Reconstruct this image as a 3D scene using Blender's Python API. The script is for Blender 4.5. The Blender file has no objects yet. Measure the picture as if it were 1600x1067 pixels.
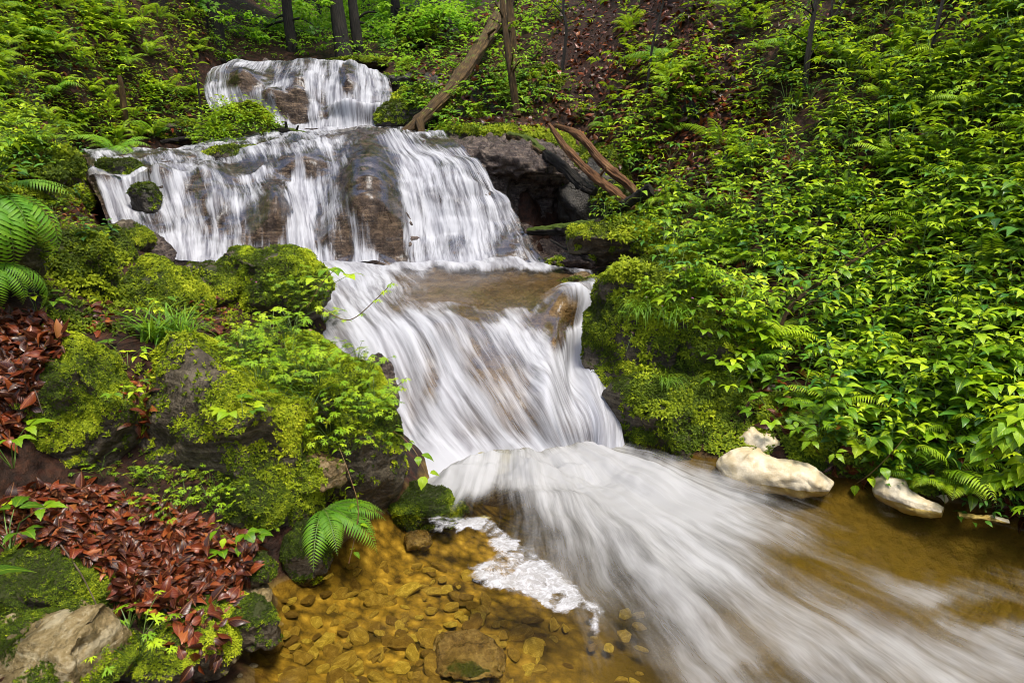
import bpy, math, random
import numpy as np
from mathutils import Vector, Matrix
PI = math.pi
RNG = np.random.default_rng(7); random.seed(7)
SC = bpy.context.scene; COL = SC.collection

# ------------------------------------------------------------------ camera, sky, sun, exposure
PITCH = math.radians(-15); CAMZ = 2.0; FPX = 1067.0
cam = bpy.data.objects.new('camera', bpy.data.cameras.new('camera')); COL.objects.link(cam)
cam.location = (0, 0, CAMZ); cam.rotation_euler = (PI/2 + PITCH, 0, 0)
cam.data.lens = 24.0; cam.data.sensor_width = 36.0; cam.data.clip_end = 500; cam.data.clip_start = .05
SC.camera = cam
SUN_EL, SUN_AZ = math.radians(70), math.radians(140)      # azimuth from +Y, clockwise positive
w = bpy.data.worlds.new('World'); SC.world = w; w.use_nodes = True
nt = w.node_tree; bg = nt.nodes['Background']
sky = nt.nodes.new('ShaderNodeTexSky'); sky.sky_type = 'NISHITA'; sky.sun_disc = False
sky.sun_elevation = SUN_EL; sky.sun_rotation = SUN_AZ; sky.dust_density = 3.0; sky.air_density = .8; sky.ozone_density = .6
nt.links.new(sky.outputs[0], bg.inputs[0]); bg.inputs[1].default_value = 0.115
sl = bpy.data.lights.new('sun', 'SUN'); sl.energy = 2.0; sl.angle = math.radians(12); sl.color = (1, .95, .86)
sun = bpy.data.objects.new('sun', sl); COL.objects.link(sun)
sd = Vector((math.sin(SUN_AZ)*math.cos(SUN_EL), math.cos(SUN_AZ)*math.cos(SUN_EL), math.sin(SUN_EL)))
sun.rotation_euler = sd.to_track_quat('Z', 'Y').to_euler(); sun.location = (2, -4, 12)
SC.view_settings.view_transform = 'Standard'; SC.view_settings.look = 'None'
SC.view_settings.exposure = 1.28; SC.view_settings.gamma = 1
SC.cycles.use_denoising = True; SC.cycles.filter_width = .9
SC.cycles.transparent_max_bounces = 24; SC.cycles.max_bounces = 8; SC.cycles.diffuse_bounces = 3
SC.cycles.sample_clamp_indirect = 6

# ------------------------------------------------------------------ geometry helpers
CP, SP = math.cos(PITCH), math.sin(PITCH)
def ray(px, py):
    a = (px-800)/FPX; b = (533.5-py)/FPX
    return np.array([a, CP - b*SP, SP + b*CP])
def at(px, py, Y):                       # point of the place seen at a pixel, Y metres ahead
    d = ray(px, py); return np.array([0, 0, CAMZ]) + d*(Y/d[1])
def atz(px, py, z):
    d = ray(px, py); return np.array([0, 0, CAMZ]) + d*((z-CAMZ)/d[2])
def proj(P):                             # world -> photo pixel (used to choose what grows where)
    P = np.asarray(P, float); q = P - np.array([0, 0, CAMZ])
    f = q[..., 1]*CP + q[..., 2]*SP; u = -q[..., 1]*SP + q[..., 2]*CP
    f = np.where(f < .05, .05, f)
    return 800 + FPX*q[..., 0]/f, 533.5 - FPX*u/f
def _h(i, j, k):
    n = (i.astype(np.int64)*374761393 + j.astype(np.int64)*668265263 + k.astype(np.int64)*1274126177) & 0xffffffff
    n = ((n ^ (n >> 13))*1103515245) & 0xffffffff; n = ((n ^ (n >> 15))*2246822519) & 0xffffffff
    return ((n ^ (n >> 16)) & 0xffff)/65535.0
def noise(P):
    P = np.asarray(P, float); I = np.floor(P); f = P-I; f = f*f*(3-2*f); I = I.astype(np.int64)
    x, y, z = I[..., 0], I[..., 1], I[..., 2]; r = 0
    for a in (0, 1):
        for b in (0, 1):
            for c in (0, 1):
                wt = (f[..., 0] if a else 1-f[..., 0])*(f[..., 1] if b else 1-f[..., 1])*(f[..., 2] if c else 1-f[..., 2])
                r = r + wt*_h(x+a, y+b, z+c)
    return r*2-1
def fbm(P, sc=1.0, oc=4, g=.5):
    P = np.asarray(P, float)*sc; r = 0; a = 1
    for o in range(oc):
        r = r + a*noise(P + 17.3*o); P = P*2.03; a *= g
    return r
def xyz(x, y, z=0):
    x, y = np.broadcast_arrays(x, y); return np.stack([x, y, np.zeros_like(x)+z], -1)
def sst(a, b, x):
    t = np.clip((x-a)/(b-a), 0, 1); return t*t*(3-2*t)
def inpoly(x, y, poly):
    x = np.asarray(x, float); r = np.zeros(x.shape, bool); n = len(poly)
    for i in range(n):
        x1, y1 = poly[i]; x2, y2 = poly[(i+1) % n]
        if y1 == y2: continue
        c = ((y1 > y) != (y2 > y)) & (x < (x2-x1)*(y-y1)/(y2-y1)+x1); r ^= c
    return r
def polydist(x, y, poly, closed=True):
    d = np.full(np.shape(x), 1e9); n = len(poly)
    for i in range(n if closed else n-1):
        x1, y1 = poly[i]; x2, y2 = poly[(i+1) % n]
        dx, dy = x2-x1, y2-y1; t = np.clip(((x-x1)*dx+(y-y1)*dy)/(dx*dx+dy*dy+1e-9), 0, 1)
        d = np.minimum(d, np.hypot(x-x1-t*dx, y-y1-t*dy))
    return d
def rot(ax, ay, az):
    return np.array(Matrix.Rotation(az, 3, 'Z') @ Matrix.Rotation(ay, 3, 'Y') @ Matrix.Rotation(ax, 3, 'X'))
def frame(n):                            # matrix whose Z axis is n, random spin is applied before
    n = n/np.linalg.norm(n); a = np.array([0, 1, 0]) if abs(n[1]) < .9 else np.array([1, 0, 0])
    x = np.cross(a, n); x /= np.linalg.norm(x); return np.stack([x, np.cross(n, x), n], 1)
class G:                                 # a bag of quads with uv, random value and material slot
    def __init__(s): s.V = []; s.F = []; s.U = []; s.R = []; s.M = []; s.n = 0
    def add(s, V, F, U=None, R=0.5, M=0):
        V = np.asarray(V, float); F = np.asarray(F, int)
        s.V.append(V); s.F.append(F+s.n); s.U.append(np.zeros((len(V), 2)) if U is None else np.asarray(U, float))
        s.R.append(np.full(len(V), R) if np.isscalar(R) else np.asarray(R)); s.M.append(np.full(len(F), M)); s.n += len(V)
        return s
    def cat(s):
        if len(s.V) != 1:
            s.V = [np.concatenate(s.V)]; s.F = [np.concatenate(s.F)]; s.U = [np.concatenate(s.U)]
            s.R = [np.concatenate(s.R)]; s.M = [np.concatenate(s.M)]
        return s.V[0], s.F[0], s.U[0], s.R[0], s.M[0]
    def put(s, o, A=None, t=(0, 0, 0), sc=1.0, dR=0.0):
        V, F, U, R, M = o.cat(); V = V*sc
        if A is not None: V = V @ np.asarray(A).T
        s.V.append(V+np.asarray(t)); s.F.append(F+s.n); s.U.append(U); s.R.append(np.clip(R+dR, 0, 1)); s.M.append(M); s.n += len(V)
        return s
    def many(s, o, A, T, sc, dR):        # A (m,3,3) T (m,3) sc (m) dR (m)
        V, F, U, R, M = o.cat(); m = len(T); n = len(V)
        W = np.einsum('mij,nj->mni', A, V)*np.asarray(sc)[:, None, None] + np.asarray(T)[:, None, :]
        s.V.append(W.reshape(-1, 3)); s.F.append((F[None]+np.arange(m)[:, None, None]*n).reshape(-1, F.shape[1])+s.n)
        s.U.append(np.tile(U, (m, 1))); s.R.append(np.clip(R[None]+np.asarray(dR)[:, None], 0, 1).ravel()); s.M.append(np.tile(M, m)); s.n += m*n
        return s
def mk(name, V, F, mats, uv=None, attrs=None, midx=None, smooth=True):
    me = bpy.data.meshes.new(name); V = np.asarray(V, np.float32); F = np.asarray(F, np.int32)
    me.vertices.add(len(V)); me.vertices.foreach_set('co', V.ravel())
    k = F.shape[1]; me.loops.add(F.size); me.loops.foreach_set('vertex_index', F.ravel())
    me.polygons.add(len(F)); me.polygons.foreach_set('loop_start', np.arange(0, F.size, k, dtype=np.int32))
    try: me.polygons.foreach_set('loop_total', np.full(len(F), k, np.int32))
    except Exception: pass
    if uv is not None:
        l = me.uv_layers.new(name='UVMap'); l.data.foreach_set('uv', np.asarray(uv, np.float32)[F.ravel()].ravel())
    for a, v in (attrs or {}).items():
        t = me.attributes.new(a, 'FLOAT', 'POINT'); t.data.foreach_set('value', np.asarray(v, np.float32))
    for m in (mats if isinstance(mats, (list, tuple)) else [mats]): me.materials.append(m)
    if midx is not None: me.polygons.foreach_set('material_index', np.asarray(midx, np.int32))
    me.update(calc_edges=True)
    me.polygons.foreach_set('use_smooth', np.full(len(me.polygons), smooth, bool))
    return me
def link(name, me, parent=None, loc=None):
    o = bpy.data.objects.new(name, me); COL.objects.link(o)
    if parent is not None: o.parent = parent
    if loc is not None: o.location = [float(c) for c in loc]
    return o
def gobj(name, g, mats, parent=None, loc=None, smooth=True):
    V, F, U, R, M = g.cat(); return link(name, mk(name, V, F, mats, U, {'rnd': R}, M, smooth), parent, loc)
def tag(o, label=None, cat=None, group=None, kind=None):
    if label: o['label'] = label
    if cat: o['category'] = cat
    if group: o['group'] = group
    if kind: o['kind'] = kind
    return o
def thing(name, loc, label, cat, group=None, rz=0):
    o = bpy.data.objects.new(name, None); COL.objects.link(o); o.location = [float(c) for c in loc]; o.rotation_euler.z = rz
    o.empty_display_size = .1
    return tag(o, label, cat, group)
def grid_faces(n, m):
    i = np.arange(n-1)[:, None]*m + np.arange(m-1)[None]; i = i.ravel()
    return np.stack([i, i+1, i+m+1, i+m], 1)

# ------------------------------------------------------------------ materials
def mat(name):
    m = bpy.data.materials.new(name); m.use_nodes = True; nt = m.node_tree; nt.nodes.clear(); return m, nt
def nd(nt, t, ins=None, **kw):
    n = nt.nodes.new('ShaderNode'+t)
    for k, v in kw.items(): setattr(n, k, v)
    for k, v in (ins or {}).items():
        s = n.inputs[k]
        if isinstance(v, bpy.types.NodeSocket): nt.links.new(v, s)
        elif isinstance(v, bpy.types.Node): nt.links.new(v.outputs[0], s)
        else:
            if isinstance(v, tuple) and len(v) == 3 and s.type == 'RGBA': v = v+(1,)
            s.default_value = v
    return n
def mth(nt, op, a, b=0.0, c=0.0, clamp=False):
    n = nt.nodes.new('ShaderNodeMath'); n.operation = op; n.use_clamp = clamp
    for i, v in enumerate((a, b, c)):
        if isinstance(v, (bpy.types.NodeSocket,)): nt.links.new(v, n.inputs[i])
        elif isinstance(v, bpy.types.Node): nt.links.new(v.outputs[0], n.inputs[i])
        else: n.inputs[i].default_value = v
    return n.outputs[0]
def mixc(nt, f, a, b):
    n = nt.nodes.new('ShaderNodeMix'); n.data_type = 'RGBA'
    for i, v in ((0, f), (6, a), (7, b)):
        if isinstance(v, bpy.types.NodeSocket): nt.links.new(v, n.inputs[i])
        elif i == 0: n.inputs[0].default_value = v
        else: n.inputs[i].default_value = tuple(v)+(1,)
    return n.outputs[2]
def ramp(nt, f, stops):
    n = nt.nodes.new('ShaderNodeValToRGB'); nt.links.new(f, n.inputs[0]); e = n.color_ramp.elements
    while len(e) < len(stops): e.new(.5)
    for i, (p, c) in enumerate(stops): e[i].position = p; e[i].color = tuple(c)+(1,)
    return n.outputs[0]
def mr(nt, f, a, b, c=0., d=1.):
    n = nt.nodes.new('ShaderNodeMapRange'); n.interpolation_type = 'SMOOTHSTEP'; nt.links.new(f, n.inputs[0])
    for i, v in zip((1, 2, 3, 4), (a, b, c, d)): n.inputs[i].default_value = v
    return n.outputs[0]
def tex(nt, co, scale, detail=4, rough=.55, dist=0.):
    return nd(nt, 'TexNoise', {'Vector': co, 'Scale': scale, 'Detail': detail, 'Roughness': rough, 'Distortion': dist}).outputs[0]
def attr(nt, a): return nd(nt, 'Attribute', attribute_name=a).outputs['Fac']
def out(nt, s): nd(nt, 'OutputMaterial', {'Surface': s})
def stretch(nt, co, s):
    return nd(nt, 'Mapping', {'Vector': co, 'Scale': s}).outputs[0]

def leaf_mat(name, stops, rough=.38, trans=.35, vein=.25, tcol=(.46, .62, .02), spec=.4):
    m, nt = mat(name); r = attr(nt, 'rnd'); c = ramp(nt, r, stops)
    oi = nd(nt, 'ObjectInfo').outputs['Random']
    uv = nd(nt, 'UVMap').outputs[0]; sep = nd(nt, 'SeparateXYZ', {0: uv})
    u = mth(nt, 'ABSOLUTE', sep.outputs[0]); rib = mr(nt, u, .0, .12, 1, 0)
    sv = mth(nt, 'FRACT', mth(nt, 'MULTIPLY_ADD', sep.outputs[1], 7.0, mth(nt, 'MULTIPLY', u, -3.0)))
    side = mr(nt, mth(nt, 'ABSOLUTE', mth(nt, 'SUBTRACT', sv, .5)), .36, .5, 0, .7)
    vn = mth(nt, 'MAXIMUM', rib, side)
    c2 = mixc(nt, mth(nt, 'MULTIPLY', vn, vein), c, tuple(min(1, x*1.6+.02) for x in stops[-1][1]))
    hv = nd(nt, 'HueSaturation', {'Value': mth(nt, 'MULTIPLY_ADD', oi, .3, .85), 'Color': c2}).outputs[0]
    bmp = nd(nt, 'Bump', {'Strength': .35, 'Distance': .004, 'Height': mth(nt, 'SUBTRACT', 1.0, vn)})
    p = nd(nt, 'BsdfPrincipled', {'Base Color': hv, 'Roughness': rough, 'Normal': bmp, 'Specular IOR Level': spec})
    if trans:
        t = nd(nt, 'BsdfTranslucent', {'Color': mixc(nt, .5, tcol, tcol)})
        nt.links.new(nd(nt, 'Mix', {6: hv, 7: tcol+(1,), 0: .5}, data_type='RGBA').outputs[2], t.inputs[0])
        p = nd(nt, 'MixShader', {0: trans, 1: p, 2: t})
    out(nt, p.outputs[0]); return m
M = {}
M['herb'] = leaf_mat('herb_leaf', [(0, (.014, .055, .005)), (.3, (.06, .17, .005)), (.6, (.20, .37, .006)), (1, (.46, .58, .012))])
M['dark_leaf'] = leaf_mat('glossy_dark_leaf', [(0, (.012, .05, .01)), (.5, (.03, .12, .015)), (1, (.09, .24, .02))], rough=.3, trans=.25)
M['far_leaf'] = leaf_mat('canopy_leaf', [(0, (.02, .09, .006)), (.5, (.12, .30, .010)), (1, (.36, .56, .02))], rough=.5, trans=.45, vein=0, tcol=(.4, .7, .04))
M['fern'] = leaf_mat('fern_leaf', [(0, (.03, .11, .008)), (.5, (.10, .27, .012)), (1, (.28, .46, .02))], rough=.45, vein=0)
M['grass'] = leaf_mat('grass_blade', [(0, (.05, .16, .008)), (1, (.25, .46, .03))], rough=.4, vein=0)
M['moss'] = leaf_mat('moss', [(0, (.02, .032, .003)), (.35, (.075, .12, .005)), (.7, (.29, .36, .009)), (1, (.48, .52, .02))], rough=.7, trans=.25, vein=0, tcol=(.35, .42, .02), spec=.2)
M['dead'] = leaf_mat('dead_leaf', [(0, (.014, .003, .002)), (.35, (.055, .009, .004)), (.65, (.14, .022, .006)), (.88, (.25, .06, .012)), (1, (.36, .15, .04))], rough=.3, trans=.08, vein=.3, tcol=(.4, .10, .02), spec=.35)
M['flower'] = leaf_mat('pink_petal', [(0, (.45, .05, .3)), (1, (.7, .12, .5))], rough=.6, vein=0, tcol=(.8, .2, .6))
def stem_mat(name, c1, c2):
    m, nt = mat(name); g = nd(nt, 'NewGeometry').outputs['Position']
    c = mixc(nt, mr(nt, tex(nt, g, 30), .3, .7), c1, c2)
    out(nt, nd(nt, 'BsdfPrincipled', {'Base Color': c, 'Roughness': .55}).outputs[0]); return m
M['stem'] = stem_mat('green_stem', (.06, .14, .02), (.14, .20, .03))
M['redstem'] = stem_mat('red_stem', (.12, .05, .02), (.16, .12, .03))
M['twig'] = stem_mat('twig_bark', (.05, .03, .018), (.14, .10, .06))
def rock_mat(name, c0, c1, c2, moss=(.028, .034, .003), rough=(.4, .8), sc=1.0, amt=1.0):
    m, nt = mat(name); co = nd(nt, 'TexCoord').outputs['Object']
    n1 = tex(nt, co, 4*sc, 6, .65); n2 = tex(nt, co, 26*sc, 6, .7); n3 = tex(nt, co, 120*sc, 4, .7)
    v = nd(nt, 'TexVoronoi', {'Vector': co, 'Scale': 45*sc}, feature='F1').outputs[0]
    c = ramp(nt, mth(nt, 'MULTIPLY_ADD', n2, .6, mth(nt, 'MULTIPLY', n1, .45)), [(.36, c0), (.54, c1), (.74, c2)])
    c = mixc(nt, mr(nt, n3, .62, .75, 0, .6), c, tuple(min(1, x*1.9) for x in c2))
    c = mixc(nt, mr(nt, v, .0, .35, .55, 0), c, tuple(x*.4 for x in c0))
    lay = tex(nt, stretch(nt, co, (3*sc, 3*sc, 26*sc)), 1.0, 5, .6)
    c = mixc(nt, mr(nt, lay, .52, .62, 0, .45), c, c2)
    mm = attr(nt, 'moss'); mn = mth(nt, 'MULTIPLY', mr(nt, mth(nt, 'MULTIPLY_ADD', n2, .8, mth(nt, 'SUBTRACT', mm, .4)), .5, .75), amt)
    c = mixc(nt, mn, c, moss)
    if name == 'ochre_stone': c = nd(nt, 'HueSaturation', {'Hue': mth(nt, 'MULTIPLY_ADD', nd(nt, 'ObjectInfo').outputs['Random'], .03, .485), 'Value': mth(nt, 'MULTIPLY_ADD', nd(nt, 'ObjectInfo').outputs['Random'], 1.1, .45), 'Color': c}).outputs[0]
    h = mth(nt, 'MULTIPLY_ADD', n2, 1.0, mth(nt, 'MULTIPLY_ADD', n3, .35, mth(nt, 'MULTIPLY', v, .5)))
    b = nd(nt, 'Bump', {'Strength': .8, 'Distance': .02, 'Height': h})
    r = mr(nt, n1, .35, .65, rough[0], rough[1])
    out(nt, nd(nt, 'BsdfPrincipled', {'Base Color': c, 'Roughness': r, 'Normal': b, 'Specular IOR Level': .3}).outputs[0]); return m
M['rock'] = rock_mat('grey_rock', (.014, .011, .007), (.06, .046, .028), (.19, .155, .10))
M['tufa'] = rock_mat('wet_tufa', (.008, .005, .004), (.045, .031, .025), (.23, .175, .13), rough=(.15, .5), sc=1.5)
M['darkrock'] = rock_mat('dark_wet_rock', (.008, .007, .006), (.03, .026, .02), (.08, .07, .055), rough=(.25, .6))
M['pale'] = rock_mat('pale_flat_rock', (.05, .035, .012), (.20, .145, .06), (.42, .37, .24), rough=(.4, .8))
M['bedstone'] = rock_mat('ochre_stone', (.13, .08, .012), (.32, .21, .04), (.55, .41, .13), moss=(.2, .15, .02), rough=(.5, .8))
M['brownrock'] = rock_mat('brown_slick_rock', (.04, .024, .008), (.13, .085, .035), (.28, .21, .11), rough=(.1, .4))
def bark_mat(name, c0, c1, c2):
    m, nt = mat(name); co = nd(nt, 'UVMap').outputs[0]
    n1 = tex(nt, stretch(nt, co, (20, 3.5, 1)), 1.0, 7, .72); n2 = tex(nt, nd(nt, 'TexCoord').outputs['Object'], 5, 5)
    c = ramp(nt, mth(nt, 'MULTIPLY_ADD', n1, .7, mth(nt, 'MULTIPLY', n2, .3)), [(.35, c0), (.5, c1), (.68, c2)])
    g = mr(nt, mth(nt, 'ADD', n2, mth(nt, 'MULTIPLY', attr(nt, 'rnd'), .6)), .75, .95, 0, .9)
    c = mixc(nt, g, c, (.07, .11, .008))
    b = nd(nt, 'Bump', {'Strength': 1.0, 'Distance': .05, 'Height': n1})
    out(nt, nd(nt, 'BsdfPrincipled', {'Base Color': c, 'Roughness': .6, 'Normal': b, 'Specular IOR Level': .25}).outputs[0]); return m
M['bark'] = bark_mat('dark_bark', (.006, .005, .004), (.018, .015, .011), (.05, .04, .03))
M['logbark'] = bark_mat('log_bark', (.012, .007, .003), (.07, .04, .012), (.24, .15, .05))
M['wetlog'] = bark_mat('wet_log_wood', (.025, .010, .004), (.15, .065, .022), (.38, .22, .10))

# ground: forest soil and litter, golden gravel below the water line
m, nt = mat('forest_ground'); co = nd(nt, 'NewGeometry').outputs['Position']
n1 = tex(nt, co, 1.6, 5); n2 = tex(nt, co, 14, 6, .7); v = nd(nt, 'TexVoronoi', {'Vector': co, 'Scale': 18.0})
soil = ramp(nt, n2, [(.3, (.006, .004, .003)), (.5, (.025, .012, .007)), (.7, (.07, .028, .014))])
soil = mixc(nt, mr(nt, v.outputs[0], .1, .4, .5, 0), soil, (.05, .016, .008))
mossf = mr(nt, mth(nt, 'ADD', mth(nt, 'MULTIPLY', n1, .8), attr(nt, 'moss')), .8, .98)
c = mixc(nt, mossf, soil, mixc(nt, n2, (.02, .045, .004), (.09, .13, .01)))
v2 = nd(nt, 'TexVoronoi', {'Vector': co, 'Scale': 16.0, 'Randomness': 1.0})
bed = ramp(nt, mth(nt, 'MULTIPLY_ADD', n2, .6, mth(nt, 'MULTIPLY', v2.outputs[0], .35)), [(.22, (.50, .35, .08)), (.4, (.25, .16, .028)), (.62, (.05, .032, .008))])
sil = mr(nt, mth(nt, 'MULTIPLY_ADD', n1, .8, nd(nt, 'SeparateXYZ', {0: co}).outputs[0]), .1, 1.1, 0, 1)
bed = mixc(nt, sil, bed, mixc(nt, n2, (.04, .028, .005), (.15, .10, .018)))
c = mixc(nt, attr(nt, 'bed'), c, bed)
b = nd(nt, 'Bump', {'Strength': 1.0, 'Distance': .03, 'Height': mth(nt, 'SUBTRACT', n2, mth(nt, 'MULTIPLY', v2.outputs[0], .5))})
out(nt, nd(nt, 'BsdfPrincipled', {'Base Color': c, 'Roughness': .6, 'Normal': b, 'Specular IOR Level': .15}).outputs[0]); M['ground'] = m

def water_mat(name, tint, fine=1.0, warpk=.10, con=2.7, hi=1.05, fk=.45, wts=(.50, .36, .14), white=(.54, .55, .58), grey=(.21, .21, .24), film=.08):
    m, nt = mat(name); uv = nd(nt, 'UVMap').outputs[0]; cov = attr(nt, 'cov')
    warp = tex(nt, stretch(nt, uv, (1.2, 1.2, 1)), 1.0, 2)
    s = nd(nt, 'VectorMath', {0: uv, 1: nd(nt, 'CombineXYZ', {0: mth(nt, 'MULTIPLY', mth(nt, 'SUBTRACT', warp, .5), warpk)}).outputs[0]}, operation='ADD').outputs[0]
    a = tex(nt, stretch(nt, s, (9*fine, .9*fine, 1)), 1.0, 3, .6)
    b = tex(nt, stretch(nt, s, (34*fine, 2.6*fine, 1)), 1.0, 4, .7)
    d = tex(nt, stretch(nt, s, (110*fine, 9*fine, 1)), 1.0, 3, .7)
    st = mth(nt, 'MULTIPLY_ADD', a, wts[0], mth(nt, 'MULTIPLY_ADD', b, wts[1], mth(nt, 'MULTIPLY', d, wts[2])))
    churn = mr(nt, cov, .9, 1.25)   # ~.5
    # foam amount: coverage pushes the streak threshold
    f = mth(nt, 'MULTIPLY_ADD', cov, 1.25, mth(nt, 'MULTIPLY', mth(nt, 'SUBTRACT', st, .5), con))
    al = mr(nt, f, .12, hi, 0, 1)
    col = mixc(nt, mth(nt, 'MAXIMUM', mr(nt, mth(nt, 'MULTIPLY_ADD', b, .5, mth(nt, 'MULTIPLY', a, .5)), .38, .6), mth(nt, 'MULTIPLY', churn, .8)), grey, white)
    bp = nd(nt, 'Bump', {'Strength': mth(nt, 'MULTIPLY_ADD', churn, -.45, .5), 'Distance': .02, 'Height': mth(nt, 'MULTIPLY_ADD', a, .8, mth(nt, 'MULTIPLY', b, .4))})
    p = nd(nt, 'BsdfPrincipled', {'Base Color': col, 'Roughness': .6, 'Normal': bp, 'Specular IOR Level': .12})
    tl = nd(nt, 'BsdfTranslucent', {'Color': (.8, .82, .88)})
    foam = nd(nt, 'MixShader', {0: .3, 1: p, 2: tl})
    fr = nd(nt, 'Fresnel', {'IOR': 1.33, 'Normal': bp})
    clear = nd(nt, 'MixShader', {0: mth(nt, 'MULTIPLY_ADD', fr, fk, film*.1), 1: nd(nt, 'BsdfTransparent', {'Color': tint}), 2: nd(nt, 'BsdfGlossy', {'Roughness': .2, 'Normal': bp, 'Color': (.34, .35, .37)})})
    out(nt, nd(nt, 'MixShader', {0: al, 1: clear, 2: foam}).outputs[0]); return m
M['veil'] = water_mat('falling_water', (.93, .88, .80))
M['veil_low'] = water_mat('near_falling_water', (.95, .88, .74), fine=.62, con=2.7, hi=1.15, grey=(.27, .27, .295), wts=(.60, .32, .08))
M['pool'] = water_mat('pool_water', (.96, .90, .60), fine=.55, warpk=.12, con=2.0, hi=1.4, wts=(.52, .34, .14), fk=.7, white=(.46, .46, .46), grey=(.28, .28, .275))
m, nt = mat('foam'); co = nd(nt, 'TexCoord').outputs['Object']
v = nd(nt, 'TexVoronoi', {'Vector': co, 'Scale': 90.0}).outputs[0]; n1 = tex(nt, co, 9, 4)
c = mixc(nt, mr(nt, n1, .35, .65), (.55, .48, .34), (.42, .33, .18)); c = mixc(nt, mr(nt, v, .3, .7, 0, .4), c, (.45, .38, .25))
b = nd(nt, 'Bump', {'Strength': .2, 'Distance': .006, 'Height': v})
out(nt, nd(nt, 'BsdfPrincipled', {'Base Color': c, 'Roughness': .5, 'Normal': b, 'Subsurface Weight': 0.0}).outputs[0]); M['foam'] = m
m, nt = mat('white_foam'); co = nd(nt, 'TexCoord').outputs['Object']
v = nd(nt, 'TexVoronoi', {'Vector': co, 'Scale': 110.0}).outputs[0]; n1 = tex(nt, co, 22, 6, .75, 2.0)
c = mixc(nt, mr(nt, n1, .40, .66), (.30, .29, .28), (.55, .55, .57)); b = nd(nt, 'Bump', {'Strength': .35, 'Distance': .003, 'Height': v})
al = mr(nt, mth(nt, 'MULTIPLY_ADD', attr(nt, 'cov'), .9, mth(nt, 'MULTIPLY', n1, .8)), .45, 1.15, .0, .85)
out(nt, nd(nt, 'MixShader', {0: al, 1: nd(nt, 'BsdfTransparent'), 2: nd(nt, 'BsdfPrincipled', {'Base Color': c, 'Roughness': .4, 'Normal': b})}).outputs[0]); M['wfoam'] = m

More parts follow.
